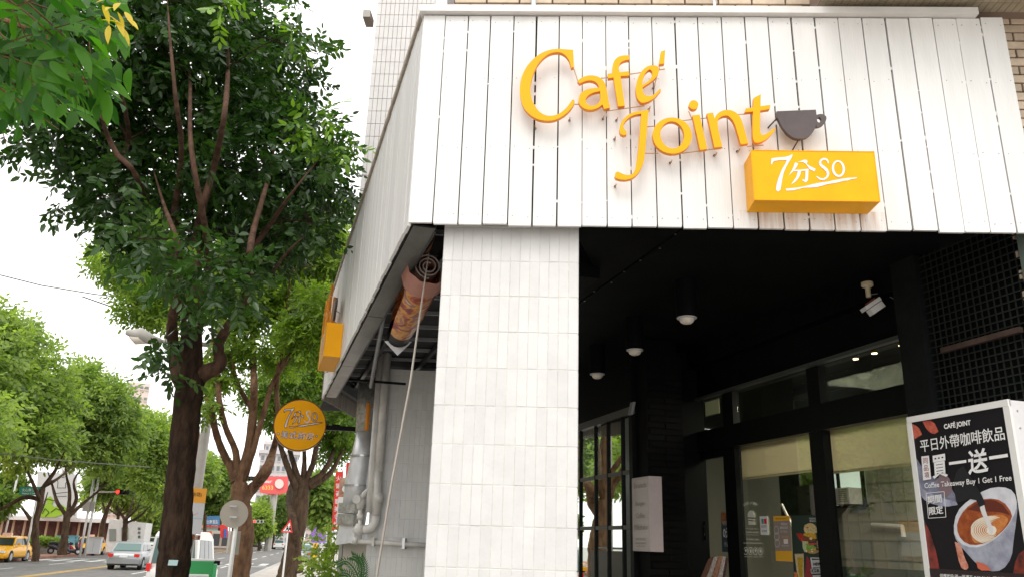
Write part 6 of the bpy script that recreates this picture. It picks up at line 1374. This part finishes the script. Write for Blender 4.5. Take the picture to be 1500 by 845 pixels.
# wires
for pts_, D, lb in ((((-20,398),(0,403),(60,418),(140,431),(230,440)), 30, 'thin dark cable crossing the white sky at the left'), (((-20,661),(0,664),(90,674),(220,684)), 50, 'thin cable crossing in front of the far trees'), (((120,434),(200,462),(260,476)), 28, 'thin second cable running behind the pale-leaved tree')):
    m_ = MB(); m_.tube([at_d(u, v, D) for u, v in pts_], (.022 if D < 40 else .025), 5); tag(m_.build('overhead_cable', mat('cable_grey', (.12, .12, .12), .7)), lb, 'cable')
# hedge, planter, power box, blue hoarding
t = thing('clipped_hedge', 'clipped green hedge on a low pale kerb behind the yellow taxi', 'hedge', at_d(55, 806, 72)); a, b_ = at_d(30, 800, 72), at_d(80, 800, 74); zt_ = at_d(50, 790, 72).z; ux = Vector((b_.x-a.x, b_.y-a.y, 0))
m_ = MB(); m_.box(Vector((a.x, a.y, .15)), ux, Vector((0, 1.6, 0)), ZZ*(at_d(50, 799, 72).z-.15)); m_.build('planter', CONC, t)
zc_ = (zt_+at_d(50, 799, 72).z)/2; leaves('foliage', LEAFF, t, [(tuple(Vector((a.x, a.y+.7, zc_))+ux*(k+.5)/8), ux.length/14, .8, (zt_-zc_)*1.05) for k in range(8)], 1500, .16, .6, 2, .2, .1, (.2, .7), .3, seed=401)
t = thing('electric_cabinet', 'pale grey electric cabinet between the scooters and the yellow taxi', 'cabinet', at_d(135, 810, 76)); a, b_ = at_d(125, 808, 76), at_d(145, 808, 76); zt_ = at_d(135, 787, 76).z; ux = Vector((b_.x-a.x, b_.y-a.y, 0))
m_ = MB(); m_.box(Vector((a.x, a.y, .15)), ux, Vector((0, .8, 0)), ZZ*(zt_-.15)); m_.build('body', PGREY, t); m_ = MB(); m_.box(Vector((a.x, a.y-.05, zt_))-ux*.03, ux*1.06, Vector((0, .9, 0)), ZZ*.07); m_.build('lid', CONC, t); m_ = MB(); m_.box(Vector((a.x, a.y-.015, .3))+ux*.48, ux*.03, Vector((0, .01, 0)), ZZ*(zt_-.5)); m_.build('door_seam', POLEM, t)
for i, (x0, x1, y0, y1) in enumerate(((79,90,785,803), (97,112,785,798))):
    t = thing('blue_container', ('left teal-blue box behind the black scooter', 'right teal-blue box behind the red scooter')[i], 'box', at_d(x0, y1, 77)); a, b_ = at_d(x0, y1, 77), at_d(x1, y1, 77); zt_ = at_d(x0, y0, 77).z; ux = Vector((b_.x-a.x, b_.y-a.y, 0))
    m_ = MB(); m_.box(Vector((a.x, a.y, .15)), ux, Vector((0, .8, 0)), ZZ*(zt_-.15)); m_.build('body', mat('box_blue', (.14, .36, .45), .5), t); m_ = MB(); m_.box(Vector((a.x, a.y-.04, zt_)), ux, Vector((0, .88, 0)), ZZ*.08); m_.build('lid', mat('box_lid', (.10, .30, .38), .5), t)

# ------------------------------------------------------------------ vehicles (local x forward, y left)
def car(label, paint, pos, rz, L=4.5, W=1.72, H=1.42, kind='sedan', group=None, taxi=False, far=False, name='car'):
    t = thing(name, label, 'taxi' if taxi else ('van' if kind == 'van' else 'car'), pos, group, rz)
    def bd(mb, nm, m, par=t, smooth=False, fixn=True): 
        me = bpy.data.meshes.new(nm); me.from_pydata([tuple(v) for v in mb.v], [], mb.f)
        for q in (m if isinstance(m, (list, tuple)) else [m]): me.materials.append(q)
        me.polygons.foreach_set('material_index', mb.m)
        if fixn: bm = bmesh.new(); bm.from_mesh(me); bmesh.ops.recalc_face_normals(bm, faces=bm.faces); bm.to_mesh(me); bm.free()
        if smooth:
            me.polygons.foreach_set('use_smooth', [True]*len(me.polygons))
        me.update(); o = bpy.data.objects.new(nm, me); COL.objects.link(o); o.parent = par; return o
    hl = L/2
    if kind == 'van':
        bel = [(-hl,.95),(-hl+.1,1.0),(0,1.02),(hl-.9,1.02),(hl-.25,.95),(hl,.7)]; top = [(-hl+.06,H-.12),(-hl+.25,H),(0,H+.02),(hl-1.35,H-.03),(hl-.95,H-.18)]
        wx = (-hl+.12, hl-.75)
    else:
        bel = [(-hl,.62),(-hl+.06,.86),(-hl+.55,.93),(-.9,.95),(.6,.93),(hl-.9,.84),(hl-.25,.72),(hl,.50)]; top = [(-hl+.95,H-.07),(-hl+1.25,H-.01),(-.3,H),(.25,H-.03),(.55,H-.08)]
        wx = (-hl+.5, 1.05)
    # body: stations x, cross sections
    def bz(x):
        for (x0, z0_), (x1, z1_) in zip(bel, bel[1:]):
            if x0 <= x <= x1: return z0_+(z1_-z0_)*(x-x0)/(x1-x0)
        return bel[-1][1]
    xs = sorted(set([b[0] for b in bel]+list(np.linspace(-hl+.02, hl-.02, 15)))); m_ = MB(); rows = []
    for x in xs:
        e = min(1, (hl-abs(x))/.35+.05); hw = W/2*(.86+.14*math.sin(min(1, e)*math.pi/2)); zb_ = .22+(.10 if abs(x) > hl-.15 else 0); zt_ = bz(x)
        rows.append([(x, hw*.93, zb_), (x, hw, zb_+.10), (x, hw, zb_+(zt_-zb_)*.55), (x, hw*.985, zt_-.10), (x, hw*.93, zt_-.02), (x, hw*.6, zt_+.015), (x, 0, zt_+.025), (x, -hw*.6, zt_+.015), (x, -hw*.93, zt_-.02), (x, -hw*.985, zt_-.10), (x, -hw, zb_+(zt_-zb_)*.55), (x, -hw, zb_+.10), (x, -hw*.93, zb_)])
    n = 13; m_.add([q for r in rows for q in r], [(i*n+k, i*n+(k+1) % n, (i+1)*n+(k+1) % n, (i+1)*n+k) for i in range(len(rows)-1) for k in range(n)]+[tuple(range(n)), tuple((len(rows)-1)*n+k for k in range(n))])
    body = bd(m_, 'body', paint, smooth=True)
    # cabin: paint shell with glass panels proud of it
    tw_ = W*.39; bw = W*.46; zb0 = bz(0)-.01
    xb0, xb1 = wx; xt0, xt1 = top[0][0], top[-1][0]
    def cab(x, z, s): return (x, s*(bw+(tw_-bw)*min(1, max(0, (z-zb0)/(H-zb0)))), z)
    prof = [(xb0, bz(xb0)-.02)]+top+[(xb1, bz(xb1)-.02)]
    m_ = MB(); m_.add([cab(x, z, 1) for x, z in prof]+[cab(x, z, -1) for x, z in prof], [tuple(range(len(prof))), tuple(range(len(prof), 2*len(prof)))]+[(i, i+1, len(prof)+i+1, len(prof)+i) for i in range(len(prof)-1)]); bd(m_, 'cabin', paint)
    cx = sum(p_[0] for p_ in prof)/len(prof)
    sp_ = [(xb0+.28, zb0+.04), (xt0+.18, H-.13), (xt1-.10, H-.15), (xb1-.22, zb0+.04)] if kind != 'van' else [(-hl+.35, zb0+.08), (-hl+.45, H-.2), (xt1-.25, H-.24), (xb1-.22, zb0+.06)]
    for s in (1, -1):
        div = (.46, .54) if not far else None; 
        segs = [(0, .485), (.515, 1)] if kind != 'van' else [(0, .33), (.36, .64), (.68, 1)]
        for f0, f1 in segs:
            def lp(f, lo): 
                a_, b2 = (sp_[0], sp_[3]) if lo else (sp_[1], sp_[2]); return (a_[0]+(b2[0]-a_[0])*f, a_[1]+(b2[1]-a_[1])*f)
            q = [lp(f0, 1), lp(f1, 1), lp(f1, 0), lp(f0, 0)]; m_ = MB(); v_ = [(cab(x, z, s)[0], cab(x, z, s)[1]+s*.008, z) for x, z in q]; v2 = [(x, y-s*.03, z) for x, y, z in v_]
            m_.add(v_+v2, [(0, 1, 2, 3), (4, 5, 6, 7), (0, 1, 5, 4), (1, 2, 6, 5), (2, 3, 7, 6), (3, 0, 4, 7)]); bd(m_, 'side_window', CGLASS)
    for nm, (pa, pbb), dxx in (('rear_window', ((xb0, bz(xb0)), top[0]), -.012), ('windscreen', ((xb1, bz(xb1)), top[-1]), .012)):
        lo = (pa[0]+(pbb[0]-pa[0])*.12, pa[1]+(pbb[1]-pa[1])*.12); hi = (pa[0]+(pbb[0]-pa[0])*.93, pa[1]+(pbb[1]-pa[1])*.93)
        q = [(lo[0]+dxx, cab(*lo, 1)[1]*.9, lo[1]+.008), (lo[0]+dxx, -cab(*lo, 1)[1]*.9, lo[1]+.008), (hi[0]+dxx, -cab(*hi, 1)[1]*.88, hi[1]+.008), (hi[0]+dxx, cab(*hi, 1)[1]*.88, hi[1]+.008)]
        v2 = [(x-dxx*3, y, z-.02) for x, y, z in q]; m_ = MB(); m_.add(q+v2, [(0, 1, 2, 3), (4, 5, 6, 7), (0, 1, 5, 4), (1, 2, 6, 5), (2, 3, 7, 6), (3, 0, 4, 7)]); bd(m_, nm, CGLASS if nm != 'rear_window' else mat('rear_glass', (.12, .20, .19), .1))
    def lbox(nm, x, y, z, sx_, sy_, sz_, m, par=t, r_=.0):
        m_ = MB(); m_.cbox((x, y, z), sx_, sy_, sz_); return bd(m_, nm, m, par)
    for s in (1, -1):
        lbox('tail_light', -hl+.07, s*W*(.385 if kind != 'van' else .43), .74 if kind != 'van' else 1.0, .16, W*(.15 if kind != 'van' else .08), .15 if kind != 'van' else .2, TLIGHT)
        lbox('head_light', hl-.10, s*W*.36, .60, .22, W*.17, .13, HLIGHT)
        lbox('wing_mirror', xb1-.35, s*(W/2+.08), zb0+.08, .10, .18, .13, paint if kind != 'van' else BLACKM)
        lbox('door_handle', -.45, s*(W/2+.005), .80, .16, .02, .03, paint)
        lbox('side_sill', 0, s*(W/2-.05), .24, L*.5, .12, .08, RUBBER)
    lbox('number_plate', -hl-.008, 0, .70 if kind == 'sedan' else .55, .02, .40, .14, PWHITE); m2 = lbox('number_plate', hl+.005, 0, .40, .02, .36, .13, PWHITE)
    lbox('rear_bumper', -hl+.02, 0, .42, .16, W*.93, .20, paint); lbox('lower_bumper', -hl+.03, 0, .28, .14, W*.9, .08, RUBBER)
    lbox('grille', hl-.01, 0, .52, .05, W*.35, .12, RUBBER); lbox('front_bumper', hl-.03, 0, .36, .14, W*.88, .2, paint)
    for x in (-L*.30, L*.31):
        for s in (1, -1):
            m_ = MB(); m_.tube([(x, s*(W/2-.20), .32), (x, s*(W/2+.008), .32)], .36, 18); bd(m_, 'wheel_arch', RUBBER)
            m_ = MB(); m_.tube([(x, s*(W/2-.20), .31), (x, s*(W/2+.02), .31)], .31, 20); wl_ = bd(m_, 'wheel', RUBBER)
            m_ = MB(); m_.tube([(x, s*(W/2+.01), .31), (x, s*(W/2+.028), .31)], .20, 16)
            for k in range(5): a_ = k*1.2566; m_.cbox((x+.1*math.cos(a_), s*(W/2+.03), .31+.1*math.sin(a_)), .05, .01, .05)
            bd(m_, 'rim', RIM, wl_)
    if taxi:
        m_ = MB(); m_.cbox((.1, 0, H+.09), .22, .5, .16); bd(m_, 'roof_light', mat('roof_lamp', (.8, .55, .5), .4))
    return t
def yaw_of(dx, dy): return math.atan2(dy, dx)
SY = yaw_of(SL, 1)
def car_at(u, v, D_hint=None, **k): p = on_z(u, v, 0); return p
p = on_z(176, 834, 0); c = Vector((p.x, p.y, 0))+Vector((SL, 1, 0)).normalized()*2.2
car('silver sedan seen from behind with red tail lights, driving away on the near side', CSILV, (c.x+.1, c.y-.4, 0), SY, 4.35, 1.66, 1.42, group='cars on the road')
car('yellow taxi with a pink roof light at the far left edge', CYEL, (-14.3, 57.5, 0), SY+math.pi, 4.5, 1.72, 1.48, group='yellow taxis', taxi=True)
car('second yellow taxi parked behind the silver sedan', CYEL, (-13.1, 77.5, 0), SY+math.pi, 4.4, 1.7, 1.45, group='yellow taxis', taxi=True)
car('white van partly hidden behind the dark trunk and the green bin', CWHITE, (-1.85, 26.6, 0), SY-.05, 3.3, 1.42, 1.95, kind='van', name='white_van')
r = random.Random(9)
for (lb, u, v, cl, rv) in (('white car far down the road at the vanishing point', 409, 804, CWHITE, 0), ('silver car beside the leaning trunk, parked at the near kerb', 443, 826, CSILV, 0), ('dark car parked right of the leaning trunk', 449, 815, CDARK, 0), ('first white car parked across the road behind the round sign', 322, 803, CWHITE, 1), ('second white car parked across the road behind the round sign', 310, 802, CWHITE, 1), ('dark car across the road right of the brown tree', 374, 803, CDARK, 1), ('white car across the road beyond the dark one', 386, 801, CWHITE, 1), ('grey car farthest across the road', 396, 800, CSILV, 1),
                           ('white car right behind the silver sedan', 222, 805, CWHITE, 1), ('grey car on the far side beyond the second taxi', 208, 802, CSILV, 1), ('white parked car half behind the hedge', 60, 800, CWHITE, 1)):
    p = on_z(u, v, 0); car(lb, cl, (p.x, p.y+2, 0), SY+(math.pi if rv else 0), 4.4, 1.7, 1.45, group='cars far along the road', far=True)
def scooter(label, pos, rz, paint):
    t = thing('scooter', label, 'scooter', pos, 'parked scooters', rz)
    def bd(mb, nm, m, par=t):
        me = bpy.data.meshes.new(nm); me.from_pydata([tuple(v) for v in mb.v], [], mb.f); me.materials.append(m); o = bpy.data.objects.new(nm, me); COL.objects.link(o); o.parent = par; return o
    for x in (-.58, .62):
        m_ = MB(); m_.tube([(x, -.05, .24), (x, .05, .24)], .24, 16); w_ = bd(m_, 'wheel', RUBBER); m_ = MB(); m_.tube([(x, -.055, .24), (x, .055, .24)], .12, 12); bd(m_, 'rim', RIM, w_)
    m_ = MB(); m_.tube([(-.85, 0, .62), (-.5, 0, .58), (-.15, 0, .42), (.0, 0, .30), (.35, 0, .28)], [.08, .17, .16, .1, .14], 10); bd(m_, 'body', paint)
    m_ = MB(); m_.tube([(.62, 0, .30), (.50, 0, .60), (.42, 0, .92)], [.06, .14, .10], 10); bd(m_, 'front_shield', paint)
    m_ = MB(); m_.tube([(-.8, 0, .78), (-.5, 0, .80), (-.12, 0, .76)], [.08, .13, .10], 10); bd(m_, 'seat', RUBBER)
    m_ = MB(); m_.tube([(.38, -.32, 1.0), (.42, 0, .98), (.38, .32, 1.0)], .025, 8); bd(m_, 'handlebar', RUBBER)
    for s in (-1, 1):
        m_ = MB(); m_.tube([(.4, s*.2, 1.0), (.42, s*.3, 1.2)], .012, 5); m_.cbox((.42, s*.32, 1.22), .03, .12, .08); bd(m_, 'mirror', RUBBER)
    m_ = MB(); m_.tube([(.5, 0, .82), (.56, 0, .82)], .08, 10); bd(m_, 'head_light', HLIGHT)
for (u, v, a_, cl, lb) in ((86,811,.3,CDARK,'black scooter parked left of the forked tree'), (106,811,-.2,CRED,'red and white scooter parked right of the forked tree'), (113,809,.1,CSILV,'grey scooter parked beside the twin poles'), (124,808,.2,CRED,'red scooter beside the electric cabinet'), (100,812,.5,CDARK,'black scooter behind the forked tree trunk')):
    p = on_z(u, v, .15); scooter(lb, (p.x, p.y, .15), a_, cl)
# barrier stripes near the far pavement
t = thing('striped_post', 'yellow and black striped post at the near kerb right of the leaning trunk', 'bollard', at_d(457, 812, 48)); a = at_d(457, 818, 48); zt_ = at_d(457, 795, 48).z
for k in range(6): m_ = MB(); m_.box((a.x, a.y, .15+k*(zt_-.15)/6), (.25, 0, 0), (0, .2, 0), (0, 0, (zt_-.15)/6)); m_.build('stripe', CYEL if k % 2 else RUBBER, t)

# row across the road, left of the frame: mirrored in the shop glass
t = thing('terrace_building', 'beige building row across the road, mirrored in the shop glass', 'building', (-27, 20, 0))
m_ = MB(); m_.box((-35, -30, 0), (8, 0, 0), (0, 76, 0), (0, 0, 13)); m_.build('wall', mat('terrace_wall', (.36, .32, .27), .8, var=.1, scale=.3), t)
me = unitbox('window', WG, 0, (.2, 1.5, 1.5))
for k in range(24):
    for j in range(4): inst('window', me, t, (-26.95, -28+k*3.1, 2+j*3.1))
